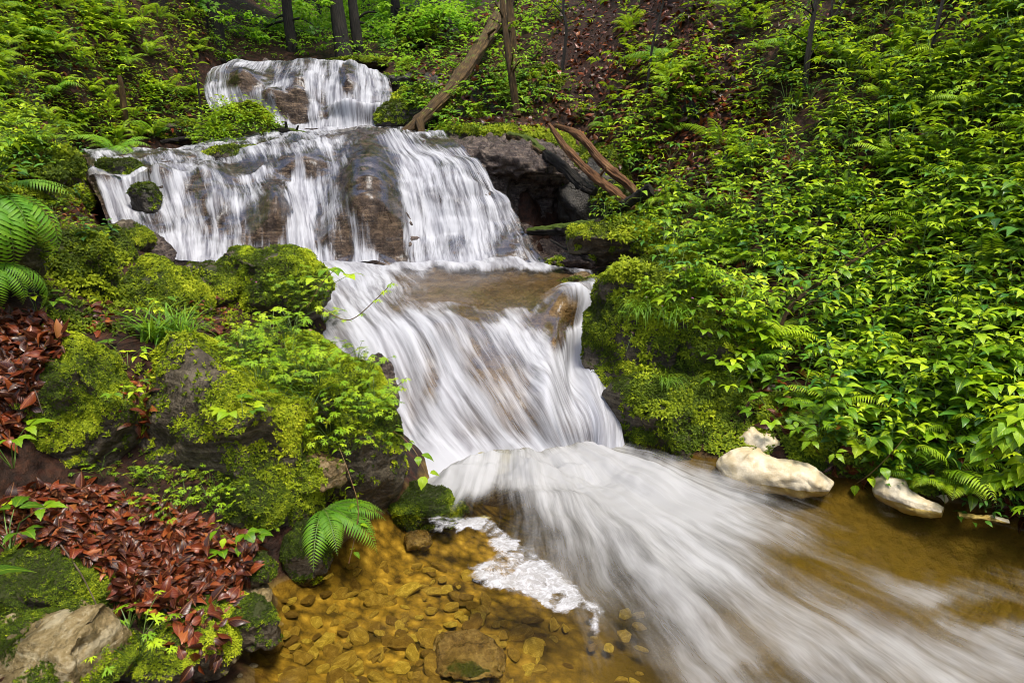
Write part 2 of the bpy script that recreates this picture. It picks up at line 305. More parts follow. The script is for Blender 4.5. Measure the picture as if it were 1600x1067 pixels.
# ------------------------------------------------------------------ water and ledge nets (rows go downstream, columns are streamlines)
def cr(net, n):                          # Catmull-Rom along axis 0 to n samples
    k = len(net); t = np.linspace(0, k-1, n); i = np.clip(t.astype(int), 0, k-2); f = (t-i)
    f = f.reshape(-1, *([1]*(net.ndim-1)))
    g = lambda j: net[np.clip(j, 0, k-1)]
    p0, p1, p2, p3 = g(i-1), g(i), g(i+1), g(i+2)
    return .5*(2*p1 + (p2-p0)*f + (2*p0-5*p1+4*p2-p3)*f*f + (3*p1-p0-3*p2+p3)*f**3)
def net_world(cols):
    return np.array([[at(*p) if p[2] is not None else atz(p[0], p[1], -.10) for p in c] for c in cols]).transpose(1, 0, 2)  # rows, cols
NETS = {
 'upper': [
  [(322,128,15.3),(322,118,13.9),(317,136,13.5),(320,152,13.3),(328,172,13.1)],
  [(372,114,15.4),(365,101,14.0),(352,125,13.5),(352,150,13.2),(368,186,12.9)],
  [(432,111,15.5),(430,96,14.1),(420,121,13.6),(420,154,13.2),(428,198,12.75)],
  [(500,112,15.5),(500,97,14.1),(500,124,13.6),(498,160,13.15),(500,206,12.6)],
  [(560,118,15.3),(560,104,14.0),(562,130,13.5),(562,162,13.1),(560,206,12.5)],
  [(600,126,15.0),(606,119,13.8),(612,138,13.5),(613,160,13.3),(610,200,12.7)]],
 'middle': [
  [(120,240,10.2),(135,248,9.4),(138,262,8.9),(136,285,8.6),(150,310,8.3),(165,340,8.0),(180,380,7.7)],
  [(190,236,10.4),(195,243,9.6),(203,255,9.1),(208,280,8.7),(213,310,8.4),(225,350,8.0),(245,402,7.6)],
  [(260,233,10.6),(257,240,9.8),(264,252,9.3),(275,275,8.9),(285,305,8.5),(295,350,8.1),(300,420,7.6)],
  [(330,226,11.),(338,234,10.),(348,248,9.5),(360,275,9.0),(372,305,8.7),(380,350,8.2),(385,424,7.7)],
  [(400,212,11.8),(410,222,10.2),(420,234,9.7),(430,265,9.2),(435,300,8.9),(445,350,8.4),(450,424,7.8)],
  [(470,205,12.4),(475,216,10.5),(485,226,9.8),(500,260,9.3),(505,300,8.9),(510,350,8.5),(515,424,7.85)],
  [(540,203,12.5),(545,214,10.6),(550,224,9.9),(560,260,9.3),(575,300,8.9),(585,350,8.5),(590,424,7.9)],
  [(600,202,12.5),(605,217,10.6),(612,229,9.9),(640,262,9.3),(655,300,9.0),(665,350,8.6),(675,423,7.95)],
  [(650,206,12.3),(665,221,10.5),(680,232,9.8),(712,262,9.4),(735,300,9.0),(755,350,8.6),(770,422,8.0)],
  [(690,212,12.0),(705,224,10.3),(725,238,9.8),(762,280,9.4),(790,320,9.1),(820,365,8.7),(858,418,8.1)]],
 'lower': [
  [(400,413,7.9),(440,450,6.6),(480,500,5.6),(515,560,5.0),(545,630,4.75),(565,700,4.4),(560,790,None)],
  [(470,411,7.9),(510,448,6.5),(545,492,5.6),(580,545,5.1),(610,620,4.75),(645,690,4.45),(690,765,None)],
  [(545,411,7.95),(575,446,6.5),(605,485,5.65),(640,530,5.2),(680,610,4.8),(725,680,4.5),(775,745,None)],
  [(620,411,8.0),(645,446,6.5),(675,482,5.6),(710,525,5.2),(750,600,4.85),(795,665,4.55),(840,725,None)],
  [(700,411,8.05),(725,446,6.5),(757,482,5.65),(785,528,5.25),(820,590,4.9),(862,655,4.6),(890,715,None)],
  [(780,411,8.05),(808,444,6.6),(835,478,5.8),(858,530,5.35),(885,590,5.0),(912,655,4.65),(925,716,None)],
  [(850,412,8.0),(872,440,6.7),(890,468,6.0),(903,520,5.6),(920,590,5.1),(938,650,4.7),(948,722,None)],
  [(930,425,7.6),(942,446,6.8),(948,466,6.2),(945,520,5.65),(955,590,5.2),(962,650,4.85),(985,728,None)]],
 'bare': [
  [(690,210,11.6),(705,222,10.3),(722,236,9.85),(745,262,9.7),(790,320,9.5),(830,372,9.2),(862,425,8.9)],
  [(745,210,11.2),(760,216,10.5),(775,234,9.85),(795,262,9.55),(815,295,9.9),(838,345,9.9),(870,415,9.4)],
  [(800,214,11.0),(808,220,10.4),(825,240,9.8),(838,268,9.5),(850,296,9.9),(862,340,10.1),(885,405,9.5)],
  [(850,228,11.0),(862,234,10.4),(880,252,9.9),(892,280,9.7),(900,305,10.1),(910,340,10.3),(930,395,9.6)],
  [(900,240,11.2),(915,250,10.6),(930,270,10.2),(935,295,10.1),(940,320,10.3),(948,345,10.4),(965,390,9.7)]],
}
BULGE = {   # px, py, rx, ry, metres outwards
 'middle': [(582,325,46,85,.55),(430,345,30,50,.35),(250,290,40,14,.2),(170,300,40,10,.2),(330,290,30,30,.22),(480,265,45,22,.18),(170,318,30,20,.22),(260,300,25,20,.15),(700,300,60,60,.15),(520,380,20,30,.15)],
 'lower': [(770,600,50,60,.12),(690,520,50,30,.10),(890,480,34,18,.16),(865,530,14,30,.08),(640,640,25,60,-.08),(850,620,20,60,.10),(905,560,15,50,-.15)],
 'upper': [(385,130,22,18,.25),(470,150,25,30,.3),(430,165,22,14,.35),(545,130,15,25,.2),(545,180,25,10,.3),(590,185,20,10,.2)],
 'bare': [(820,250,60,25,.15),(760,250,20,20,.1)],
}
COV = {     # px, py, rx, ry, foam cover
 'base': {'upper': .5, 'middle': .56, 'lower': .64},
 'middle': [(225,320,110,75,.74),(500,425,400,22,.95),(580,322,40,84,-.42),(608,385,26,44,-.35),(432,345,26,52,-.45),(475,268,62,20,-.3),(545,258,16,22,.15),(250,285,26,18,-.25),(312,318,20,28,-.2),(715,370,22,30,.1),(540,395,14,30,-.4),(395,258,26,12,-.1),(180,300,30,8,.0),(500,370,10,40,.1),(690,300,14,40,.2),(790,385,14,30,.1),(350,330,12,34,.2),(225,262,20,8,-.1),(520,345,16,60,.3),(640,330,14,80,.9),
            (470,330,14,80,.85),(760,330,50,60,.62),(700,228,60,9,-.1),(560,216,70,9,.0),(600,213,60,6,-.05),(440,222,60,5,.1),(240,243,70,6,.05),(330,290,20,25,.35),(700,300,20,30,.45),
            (280,395,60,22,.95),(185,330,30,30,.8),(250,310,25,25,.5)],
 'lower': [(480,430,110,18,.9),(700,416,220,5,.95),(770,440,120,18,-.5),(700,462,70,14,-.1),(850,438,80,16,-.35),(800,468,60,14,-.15),(745,490,60,12,.15),(850,500,28,20,.15),(868,525,14,34,.0),(890,500,26,14,-.1),
           (640,475,50,12,.4),(600,540,40,40,.95),(690,640,36,80,.95),(780,575,45,60,.36),(820,645,36,36,.4),(670,590,18,50,.4),(870,600,30,60,.8),(915,600,20,80,.9),(905,470,40,10,.25),
           (945,545,14,30,.3),(940,660,22,60,1.0),(760,738,300,42,1.3),(610,700,24,40,.55),(570,760,40,24,.3)],
 'upper': [(382,132,22,20,-.5),(468,165,15,34,-.4),(546,128,13,26,-.5),(510,175,12,22,-.2),(425,128,10,22,-.1),(445,150,25,12,.9),(500,200,120,7,1.0),(430,165,12,8,.1),(520,150,14,30,.9)],
}
def blobs(px, py, base, lst):
    c = np.full(px.shape, float(base)); wobx = fbm(xyz(px/22, py/30), 1, 3); woby = fbm(xyz(px/22, py/30, 5.), 1, 3)
    for x, y, rx, ry, v in lst:
        w_ = np.exp(-(((px-x+7*wobx)/rx)**2 + ((py-y+7*woby)/ry)**2)**1.6); c = c*(1-w_) + v*w_
    return c
def patch(key, n, m):
    W = net_world(NETS[key]); g = cr(W, n); g = cr(g.transpose(1, 0, 2), m).transpose(1, 0, 2)
    du = np.gradient(g, axis=1); dv = np.gradient(g, axis=0); N = np.cross(dv, du)
    N /= np.linalg.norm(N, axis=2, keepdims=True)+1e-9
    to = np.array([0, 0, CAMZ+2]) - g
    N *= np.where((N*to).sum(2, keepdims=True) < 0, -1, 1)
    for _ in range(2): N = (N + np.roll(N, 1, 0) + np.roll(N, -1, 0) + np.roll(N, 1, 1) + np.roll(N, -1, 1))
    N /= np.linalg.norm(N, axis=2, keepdims=True)+1e-9
    px, py = proj(g); d = np.zeros(px.shape)
    if key in ('middle', 'upper'): d += (.05 if key == 'upper' else .07)*fbm(g*np.array([1.3, .6, 3.6]), 1, 3) + .04*np.abs(fbm(g*np.array([.9, .5, 2.6])+7, 1, 2))
    if key == 'lower': d += .035*fbm(g*np.array([1.6, 1.2, 2.5]), 1, 2)
    for x, y, rx, ry, a in BULGE.get(key, []): d += a*np.exp(-(((px-x)/rx)**2 + ((py-y)/ry)**2))
    g = g + N*d[..., None]
    U = np.linspace(0, 1, m)[None, :]*np.linalg.norm(np.diff(g, axis=1), axis=2).sum(1).mean() + np.zeros((n, 1))
    Vv = np.concatenate([[0], np.cumsum(np.linalg.norm(np.diff(g, axis=0), axis=2).mean(1))])[:, None] + np.zeros((1, m))
    return g, N, U, Vv, px, py

# ------------------------------------------------------------------ terrain
CT = [  # px, py, Y : the ground the photo shows
 # left foreground
 (0,1067,1.9),(200,1067,2.05),(400,1067,2.25),(100,960,2.3),(200,880,2.65),(330,870,2.75),(60,800,2.7),(400,905,2.75),(300,800,2.95),(160,760,2.95),
 (30,620,3.0),(0,500,3.3),(90,520,3.5),(190,560,3.5),(330,540,3.7),(480,520,4.2),(560,620,4.0),(560,700,3.75),(400,700,3.15),(250,700,3.2),(160,480,4.2),
 (0,400,3.9),(100,380,4.9),(200,430,5.0),(330,450,5.2),(430,450,5.6),(480,470,5.4),(250,410,6.2),
 # left hillside
 (0,300,5.2),(60,300,6.0),(100,300,7.0),(0,200,7.0),(0,100,8),(0,0,9),(100,230,9.2),(100,100,10.5),(100,0,11.5),(200,228,11.8),(200,150,12.4),(200,50,13.2),(300,208,13.2),(300,150,13.8),
 (280,60,14.8),(300,0,16.5),(330,100,16),(128,300,8.4),(150,370,7.4),
 # beyond the upper fall
 (340,92,17),(450,92,18),(540,98,18),(640,100,16),(400,40,30),(600,40,30),(500,60,25),
 # right of the upper fall, ravine side
 (640,130,15.2),(640,190,13.2),(680,205,12.2),(740,205,11.8),(700,100,16),(700,30,20),(800,200,11.6),(790,150,12.8),(800,80,15),(800,0,18),(860,225,10.9),
 (900,100,13.4),(900,0,16),(950,230,10.3),(1000,200,10.6),(1000,100,12.2),(1000,0,14),(1060,270,9.3),(1000,320,9.3),(960,390,8.6),(1000,400,8.0),
 # right bank
 (1100,100,11),(1100,0,12.4),(1150,250,8.8),(1200,100,9.8),(1200,0,11.2),(1100,330,7.8),(1050,400,7.3),(1100,420,6.7),(1000,450,6.3),(1300,300,7),(1300,150,8.4),(1300,0,10),
 (1450,300,6.2),(1450,150,7.2),(1450,0,8.6),(1600,300,5.4),(1600,150,6.2),(1600,0,7.2),(1200,420,6.3),(1150,500,5.7),(1300,450,5.8),(1450,450,5.2),(1600,450,4.7),
 (1050,520,5.5),(1250,580,4.9),(1400,560,4.7),(1550,560,4.3),(1600,650,3.9),(1400,660,4.2),(1250,660,4.4),(1150,620,4.8),(1500,690,3.85)]
CW = []    # x, y, z
for p in CT: CW.append(at(*p))
for px, py, z in [(1000,735,-.06),(1130,742,-.05),(1300,762,-.05),(1440,790,-.05),(1600,822,-.05),(430,935,-.06),(425,1000,-.07),(420,1067,-.05),(480,900,-.05),(560,890,-.12),(600,830,-.1),(590,770,-.05)]:
    CW.append(atz(px, py, z))
for px, py, z in [(500,1000,-.16),(600,950,-.18),(700,1050,-.22),(700,900,-.25),(850,1000,-.3),(900,800,-.45),(1100,900,-.5),(1300,850,-.4),(1500,900,-.35),(1200,1067,-.5),(1500,1067,-.45),(750,800,-.3)]:
    CW.append(atz(px, py, z))
for k, dz in (('upper', .45), ('middle', .5), ('lower', .32), ('bare', .5)):
    W_ = net_world(NETS[k])
    for r in W_[::2]:
        for q in r[::2]: CW.append(q + np.array([0, .1, -dz]))
CW += [np.array(q, float) for q in [
 (-1.4,1.2,.1),(-1.6,0,.1),(-2.6,1,.5),(-3.5,1.5,1.1),(-2.5,-1,.8),(-4,3,1.6),(-6,4,3.2),(-8,8,5.2),(-8,14,6.2),(-6,0,3),(-6,-6,4),(0,0,-.4),(1.5,0,-.5),(0,-3,-.6),(1,-6,-.8),(-3,-6,1.2),
 (3.6,1.5,.3),(3.4,2.6,.1),(4.4,1,1.1),(6,3,2.4),(8,5,4.2),(9,0,4.2),(5,-4,1.2),(12,8,7),(12,16,9),(9,20,9),(8,28,10),(-10,24,8),(0,36,8.2),(-10,40,11),(12,40,13),(0,46,11),
 (-20,0,12),(-20,20,14),(-20,45,16),(24,0,15),(24,20,17),(24,45,19),(0,70,22),(-30,70,26),(30,70,28),(-20,-20,10),(20,-20,12),(0,-20,-1.5),(-60,0,30),(60,0,32),(-60,60,34),(60,60,36),(0,90,30),(0,-60,-3),(-50,-60,20),(50,-60,20),(-50,90,36),(50,90,36)]]
CW = np.array(CW); XY = CW[:, :2]
# drop near duplicates
keep = []
for i in range(len(XY)):
    if all(np.hypot(*(XY[i]-XY[j])) > .12 for j in keep): keep.append(i)
CW = CW[keep]; XY = CW[:, :2]
D = np.linalg.norm(XY[:, None]-XY[None], axis=2)
A_ = np.zeros((len(XY)+3,)*2); A_[:-3, :-3] = D - np.eye(len(XY))*.02; A_[:-3, -3] = 1; A_[:-3, -2:] = XY; A_[-3, :-3] = 1; A_[-2:, :-3] = XY.T
WT = np.linalg.solve(A_, np.concatenate([CW[:, 2], np.zeros(3)]))
def H0(x, y):
    x = np.asarray(x, float); y = np.asarray(y, float); sh = np.broadcast(x, y).shape
    P = np.stack(np.broadcast_arrays(x, y), -1).reshape(-1, 2); r = np.empty(len(P))
    for i in range(0, len(P), 20000):
        q = P[i:i+20000]; r[i:i+20000] = np.linalg.norm(q[:, None]-XY[None], axis=2) @ WT[:-3] + WT[-3] + q @ WT[-2:]
    return r.reshape(sh)
def H(x, y):
    h = H0(x, y); x, y = np.broadcast_arrays(np.asarray(x, float), np.asarray(y, float))
    a = .5 + .5*sst(5, 12, y)
    return h + a*(.10*fbm(xyz(x, y), 1.3, 4) * sst(-.1, .5, h) + .02*fbm(xyz(x, y, 5.), 7, 3))
def hit(px, py, y0=1.6, y1=60):
    d = ray(px, py); Y = y0 + (y1-y0)*np.linspace(0, 1, 900)**2; t = Y/d[1]
    P = np.array([0, 0, CAMZ]) + t[:, None]*d; h = H(P[:, 0], P[:, 1]); i = np.argmax(P[:, 2] < h)
    if P[i, 2] >= h[i]: i = 500
    p = P[i].copy(); p[2] = h[i]; return p
sx = np.sinh(np.linspace(-3.3, 3.3, 420)); gx = 1.0 + sx/np.sinh(3.3)*70
sy = np.linspace(0, 1, 620); gy = -2 + 26*sy + 75*np.clip(sy-.55, 0, 1)**2.0/.2025
gy = np.concatenate([np.linspace(-60, -2.6, 24), gy])
GX, GY = np.meshgrid(gx, gy); GZ = H(GX, GY)
V = np.stack([GX, GY, GZ], -1).reshape(-1, 3); px_, py_ = proj(V)
bedm = sst(.03, -.04, V[:, 2] + .02*fbm(V, 6, 3))
mossm = .1 + .35*np.exp(-((px_-1050)/160)**2-((py_-470)/180)**2) + .3*np.exp(-((px_-300)/220)**2-((py_-650)/160)**2) - .25*(px_ < 110)*(py_ > 430) - .3*np.exp(-((px_-200)/170)**2-((py_-850)/60)**2)
o = link('ground', mk('ground', V, grid_faces(len(gy), len(gx)), M['ground'], attrs={'bed': bedm, 'moss': mossm}))
tag(o, 'forest floor and stream bed sloping up both sides of the ravine', 'ground', kind='structure')

def rocky(key, n, m, material, name, label, amp=.05):
    g, N, U, Vv, px, py = patch(key, n, m)
    r = 1-np.abs(fbm(g, 2.2, 3)); f = fbm(g, 9, 4)
    d = -.055 + amp*(r-.6) + amp*.45*f
    g = g + N*d[..., None]
    # skirt so that the ledge is a solid body when seen from the side
    sk = np.pad(g, ((1, 1), (1, 1), (0, 0)), mode='edge')
    sk[0, :, 1] += .5; sk[0, :, 2] -= .6; sk[-1, :, 2] -= .5; sk[-1, :, 1] += .2
    sk[:, 0, 1] += .5; sk[:, -1, 1] += .5; sk[:, 0, 2] -= .6; sk[:, -1, 2] -= .6
    V = sk.reshape(-1, 3); n2, m2 = sk.shape[:2]
    ms = np.clip(.25+.5*fbm(V, 3, 3), 0, 1)*(.5 if key == 'bare' else .25)
    o = link(name, mk(name, V, grid_faces(n2, m2), material, attrs={'moss': ms})); tag(o, label, 'rock ledge', 'tufa ledges of the stream'); return o
rocky('upper', 150, 190, M['tufa'], 'rock_ledge', 'rounded wet tufa ledge under the highest waterfall in the distance', .09)
rocky('middle', 260, 420, M['tufa'], 'rock_ledge', 'broad domed tufa ledge under the wide middle waterfall', .10)
rocky('lower', 260, 260, M['brownrock'], 'rock_ledge', 'smooth brown ledge under the nearest diagonal cascade', .05)
rocky('bare', 150, 170, M['tufa'], 'rock_ledge', 'bare overhanging tufa ledge beside the right edge of the middle waterfall', .12)
def veil(key, n, m, name, label, lift=.02):
    g, N, U, Vv, px, py = patch(key, n, m)
    cov = blobs(px, py, COV['base'][key], COV[key])
    cov = cov + .42*fbm(xyz(U*2.6, Vv*.45, 11.), 1, 2)*np.clip(1.1-cov, 0, .6) + (.25*fbm(xyz(U*3, Vv*3, 2.), 1, 3) if key != 'lower' else 0)
    q = xyz(U*7, Vv*.9); s = fbm(q, 1, 3); s2 = fbm(xyz(U*2.2, Vv*1.3, 4), 1, 3)
    d = lift*np.clip(cov, .1, 1) + .022*s*np.clip(cov+.2, .15, 1) + .03*s2*np.clip(cov, 0, 1)
    e = np.minimum(1, np.minimum(np.linspace(0, 1, m), np.linspace(1, 0, m))*34)[None, :]
    cov = cov*e - (1-e)*.4
    V = (g + N*d[..., None]).reshape(-1, 3)
    o = link(name, mk(name, V, grid_faces(n, m), M['veil_low' if key == 'lower' else 'veil'], np.stack([U, Vv], -1).reshape(-1, 2), {'cov': cov.ravel()}))
    tag(o, label, 'waterfall', kind='structure'); return o
veil('upper', 220, 260, 'waterfall', 'small fan of white water falling over the farthest ledge', .04)
veil('middle', 420, 620, 'waterfall', 'wide curtain of silky white water over the middle ledge', .05)
veil('lower', 460, 460, 'waterfall', 'near cascade of silky water sliding diagonally into the pool', .04)

# pool: flat water at z = 0, flow radiates from the foot of the lower cascade
src = atz(800, 640, 0)
nx, ny = 640, 520
gx = np.linspace(-2.2, 7.0, nx); gy = np.concatenate([np.linspace(-14, .9, 60), np.linspace(.92, 4.9, ny-60)])
X, Y = np.meshgrid(gx, gy); ang = np.arctan2(X-src[0], src[1]-Y); rad = np.hypot(X-src[0], Y-src[1])
px, py = proj(np.stack([X, Y, 0*X], -1))
cov = blobs(px, py, .02, [(1350,990,380,150,.55),(1050,930,220,160,.55),(1560,1040,160,60,.5),(1050,870,200,110,.72),(1150,880,190,70,.74),(1000,800,150,70,.95),(880,745,130,45,1.1),(700,760,70,30,.8),(1320,960,220,45,.62),(1230,900,100,40,.68),
   (1450,1000,180,30,.5),(1100,770,60,16,.45),(1180,800,60,14,.4),(1450,850,190,55,-.02),(1540,960,120,22,.06),(1230,1050,90,25,.12),(1000,960,60,60,.28),(820,850,50,30,.4),(620,750,50,16,.35),(560,1000,170,130,-.1),(800,1000,120,70,-.05),(1000,1040,50,60,.12),(715,757,110,22,1.2),(880,738,130,36,1.3),(640,775,50,22,.5),(975,790,140,46,1.05),(1120,860,160,60,.85),(1420,1040,220,70,.75),(1150,960,160,60,.6),(1050,1010,90,50,.4),(660,860,50,20,.0)])
cov = np.where(Y < .9, .25, cov)
turb = np.exp(-((px-850)/190)**2-((py-770)/70)**2)
cov = np.clip(cov + .75*fbm(xyz(ang*3.2, rad*1.1), 1, 4)*np.clip(cov, 0, .6), -.2, 1.15)
Z = .010*fbm(xyz(X*4, Y*4), 1, 3) + .006*fbm(xyz(ang*9, rad*5), 1, 2) + .018*fbm(xyz(ang*16, rad*1.2), 1, 3)*np.clip(cov+.1, 0, 1) + turb*(.035+.06*fbm(xyz(X*3, Y*3), 1, 3)) + np.exp(-((px-790)/170)**2-((py-742)/26)**2)*(.015+.11*fbm(xyz(X*3.2, Y*3.2, 6.), 1, 4))
o = link('water', mk('water', np.stack([X, Y, Z], -1).reshape(-1, 3), grid_faces(ny, nx), M['pool'], np.stack([ang*1.6, rad], -1).reshape(-1, 2), {'cov': cov.ravel()}))
tag(o, 'brown and white stream water flowing across the pool at the bottom', 'water', kind='structure')


# ------------------------------------------------------------------ solid bodies, ray-cast from the photograph's view to find where things stand
from mathutils.bvhtree import BVHTree
def bvh_of(o):
    me = o.data; n = len(me.vertices); co = np.empty(n*3, np.float32); me.vertices.foreach_get('co', co)
    co = (co.reshape(-1, 3) @ np.array(o.matrix_basis.to_3x3()).T + np.array(o.matrix_basis.translation)).tolist()
    k = me.polygons[0].loop_total; f = np.empty(len(me.loops), np.int32); me.loops.foreach_get('vertex_index', f)
    return BVHTree.FromPolygons(co, f.reshape(-1, k).tolist())
SOLID = [(o.name, bvh_of(o)) for o in COL.objects if o.type == 'MESH' and (o.name.startswith('ground') or o.name.startswith('rock_ledge'))]
def cast(px, py, skip=()):
    d = Vector(ray(px, py)).normalized(); best = None
    for nm, b in SOLID:
        if nm in skip: continue
        h = b.ray_cast(Vector((0, 0, CAMZ)), d)
        if h[0] is not None and (best is None or h[3] < best[2]): best = (np.array(h[0]), np.array(h[1]), h[3], nm)
    return best
def drop(x, y, z=12):
    best = None
    for nm, b in SOLID:
        h = b.ray_cast(Vector((x, y, z)), Vector((0, 0, -1)))
        if h[0] is not None and (best is None or h[3] < best[2]): best = (np.array(h[0]), np.array(h[1]), h[3], nm)
    return best

# moss: many tiny tufts of blades spread over a surface
def tuft(nb=5, L=1.0):
    g = G(); r = random.Random(nb)
    for i in range(nb):
        a = i*2*PI/nb + r.uniform(-.4, .4); t = r.uniform(.5, 1.1); c, s = math.cos(a), math.sin(a); w_ = .17; h = r.uniform(.6, 1.1)
        p = [(-s*w_*.6, c*w_*.6, 0), (s*w_*.6, -c*w_*.6, 0), (c*t*.5+s*w_, s*t*.5-c*w_, h*.75), (c*t*.5-s*w_, s*t*.5+c*w_, h*.75),
             (c*t+s*w_*.2, s*t-c*w_*.2, h*.8), (c*t-s*w_*.2, s*t+c*w_*.2, h*.8)]
        g.add(np.array(p)*L, [(0, 1, 2, 3), (3, 2, 4, 5)], R=.5)
    return g
TUFT = tuft()
def frames(Nn):
    n = Nn/np.linalg.norm(Nn, axis=1, keepdims=True); a = RNG.normal(size=n.shape); x = np.cross(a, n); x /= np.linalg.norm(x, axis=1, keepdims=True)
    return np.stack([x, np.cross(n, x), n], 2)
def tri_sample(V, F, n, wt=None):
    T = F if F.shape[1] == 3 else np.concatenate([F[:, :3], F[:, [0, 2, 3]]])
    a, b, c = V[T[:, 0]], V[T[:, 1]], V[T[:, 2]]; cr_ = np.cross(b-a, c-a); ar = np.linalg.norm(cr_, axis=1)/2
    p = ar.copy()
    if wt is not None: p = p*wt[T].mean(1)
    if p.sum() <= 0: return np.zeros((0, 3)), np.zeros((0, 3)), 0
    i = RNG.choice(len(T), n, p=p/p.sum()); u = RNG.random((n, 2)); fl = u.sum(1) > 1; u[fl] = 1-u[fl]
    P = a[i] + (b-a)[i]*u[:, :1] + (c-a)[i]*u[:, 1:]; N = cr_[i]/(2*ar[i][:, None]+1e-12)
    return P, N, p.sum()
def moss_mesh(V, F, wt, s, nmax, name='moss', parent=None, bright=.5, loc=None):
    _, _, area = tri_sample(V, F, 1, wt)
    n = int(min(nmax, area/(s*.62)**2))
    if n < 20: return None
    P, N, _ = tri_sample(V, F, n, wt)
    keep_ = fbm(P, 1.2/s*.06, 2) + .5*fbm(P, 4, 2) > -1.35; P, N = P[keep_], N[keep_]
    N = N + RNG.normal(size=N.shape)*.25 + np.array([0, 0, .35]); n = len(P)
    clump = fbm(P, 6, 3)
    hgt = s*(.75+.5*RNG.random(n) + .5*clump)
    g = G().many(TUFT, frames(N), P - N*.1*s, np.clip(hgt, s*.4, s*2), RNG.normal(size=n)*.16 + clump*.45 + (bright-.55))
    return gobj(name, g, M['moss'], parent, smooth=False)
_ico = {}
def ico(sub):
    if sub not in _ico:
        import bmesh
        bm = bmesh.new(); bmesh.ops.create_icosphere(bm, subdivisions=sub, radius=1.0)
        _ico[sub] = (np.array([v.co[:] for v in bm.verts]), np.array([[v.index for v in f.verts] for f in bm.faces])); bm.free()
    return _ico[sub]
def vnorm(V, F):
    N = np.zeros_like(V); fn = np.cross(V[F[:, 1]]-V[F[:, 0]], V[F[:, 2]]-V[F[:, 0]])
    for k in range(F.shape[1]): np.add.at(N, F[:, k], fn)
    return N/(np.linalg.norm(N, axis=1, keepdims=True)+1e-12)
def boulder(px, py, Y, wp, hp, label, cat='rock', material='rock', moss=.7, name='mossy_boulder', group=None, seed=0, rz=0, tilt=(0, 0), dr=.8, cuts=7, sub=5, block=.75, bright=.5, rough=1.0, solid=True):
    if Y and Y < 2.9: Y *= .955
    c = at(px, py, Y) if Y else atz(px, py, 0); Y = c[1]
    k = (Y*CP + (c[2]-CAMZ)*SP)/FPX; sz = np.array([wp*.5*k, wp*.5*k*dr, hp*.5*k])
    V, F = ico(sub); V = V.copy(); r = np.random.default_rng(seed+int(px*7+py))
    V = np.sign(V)*np.abs(V)**block; V /= np.abs(V).max(0)
    for _ in range(cuts):
        n = r.normal(size=3); n[2] = abs(n[2])*.8 if r.random() < .5 else n[2]; n /= np.linalg.norm(n); d = r.uniform(.6, .86)
        V = V - np.maximum(0, V@n-d)[:, None]*n*.92
    V = V*sz*1.08; s = sz.mean()
    V = V @ rot(tilt[0], tilt[1], rz).T
    N = vnorm(V, F); q = V+r.random(3)*30
    V = V + N*((.16*fbm(q, .9/s, 3) + .07*rough*(1-2*np.abs(fbm(q, 2.6/s, 3))))*s + .010*rough*fbm(q, 22, 3))[:, None]
    N = vnorm(V, F)
    mw = sst(-.12, .4, N[:, 2] + .6*fbm(q, 2.5, 3)) * sst(.0, .25, moss - .45 + .5*(fbm(q, 2.2, 3)+.5))
    me = mk(name, V, F, M[material], attrs={'moss': mw})
    o = link(name, me, None, c); tag(o, label, cat, group)
    if moss > .05:
        ts = max(.0095, .0034*Y); moss_mesh(V, F, np.minimum(1, mw*3.5)*(mw > .08), ts, 26000 if Y < 4 else 14000, parent=o, bright=bright)
    if solid: SOLID.append((o.name, bvh_of(o)))
    return o
B = boulder
# left foreground outcrop
B(335,690,3.45,330,330,'largest mossy outcrop in the centre of the left bank with pale streaks of bare stone', name='mossy_outcrop', tilt=(.1,-.25), seed=3, moss=.7, bright=.66)
B(520,650,3.7,190,290,'tall mossy outcrop at the water edge covered in small leaves and pink flowers', name='mossy_outcrop', seed=5, moss=.7, bright=.55)
B(120,630,3.15,170,240,'upright moss covered boulder beside the red leaves on the left', seed=8, moss=.95, bright=.6, tilt=(0,.12))
B(465,738,3.3,130,58,'bare brown stone wedged under the flowering outcrop', name='brown_stone', material='brownrock', moss=.1, seed=2)
B(380,800,3.15,130,130,'shaggy mossy boulder directly below the largest outcrop', seed=4, moss=.9)
B(478,862,3.05,62,110,'narrow mossy stone beside the fern at the edge of the golden water', seed=6, moss=.9, bright=.35)
B(235,475,4.6,150,115,'humped mossy boulder behind the grass tuft', seed=7, moss=.6, bright=.6)
B(325,455,5.1,120,85,'flat topped mossy boulder between the grass tuft and the falls', seed=9, moss=.5)
B(425,440,5.3,165,110,'wide angular mossy slab jutting against the foot of the middle waterfall', name='mossy_slab', seed=11, moss=.6, cuts=5, tilt=(0,.15))
B(90,425,4.3,150,170,'big dark boulder with moss on its right side at the left edge', seed=12, moss=.55, bright=.35)
B(165,405,5.3,100,90,'dark mossy boulder behind the big dark boulder at the left edge', seed=13, moss=.7, bright=.4)
B(200,372,6.0,60,50,'small wet boulder with a bright mossy top left of the falls', seed=14, moss=.5)
B(234,388,6.7,66,52,'bare grey wet boulder touching the lower left of the middle waterfall', name='wet_boulder', seed=15, moss=.2, material='tufa')
B(188,274,8.9,66,42,'upper dark mossy boulder standing in the left arm of the middle waterfall', seed=16, moss=.7, bright=.25, material='darkrock')
B(231,322,8.2,42,66,'lower dark mossy boulder standing in the left arm of the middle waterfall', seed=17, moss=.6, bright=.25, material='darkrock')
B(112,300,8.3,62,90,'mossy boulder at the far left foot of the middle waterfall',seed=70,moss=.8,bright=.45)
B(368,243,10.0,95,22,'low mossy wedge above the left side of the middle waterfall',seed=71,moss=1.0,bright=.5)
B(-55,360,3.55,190,190,'dark mossy boulder cut off by the left edge under the hanging ferns',seed=72,moss=.7,bright=.4)
B(60,262,5.9,95,55,'smooth grey slab overhanging the ferns at the left edge', name='grey_slab', seed=18, moss=.15)
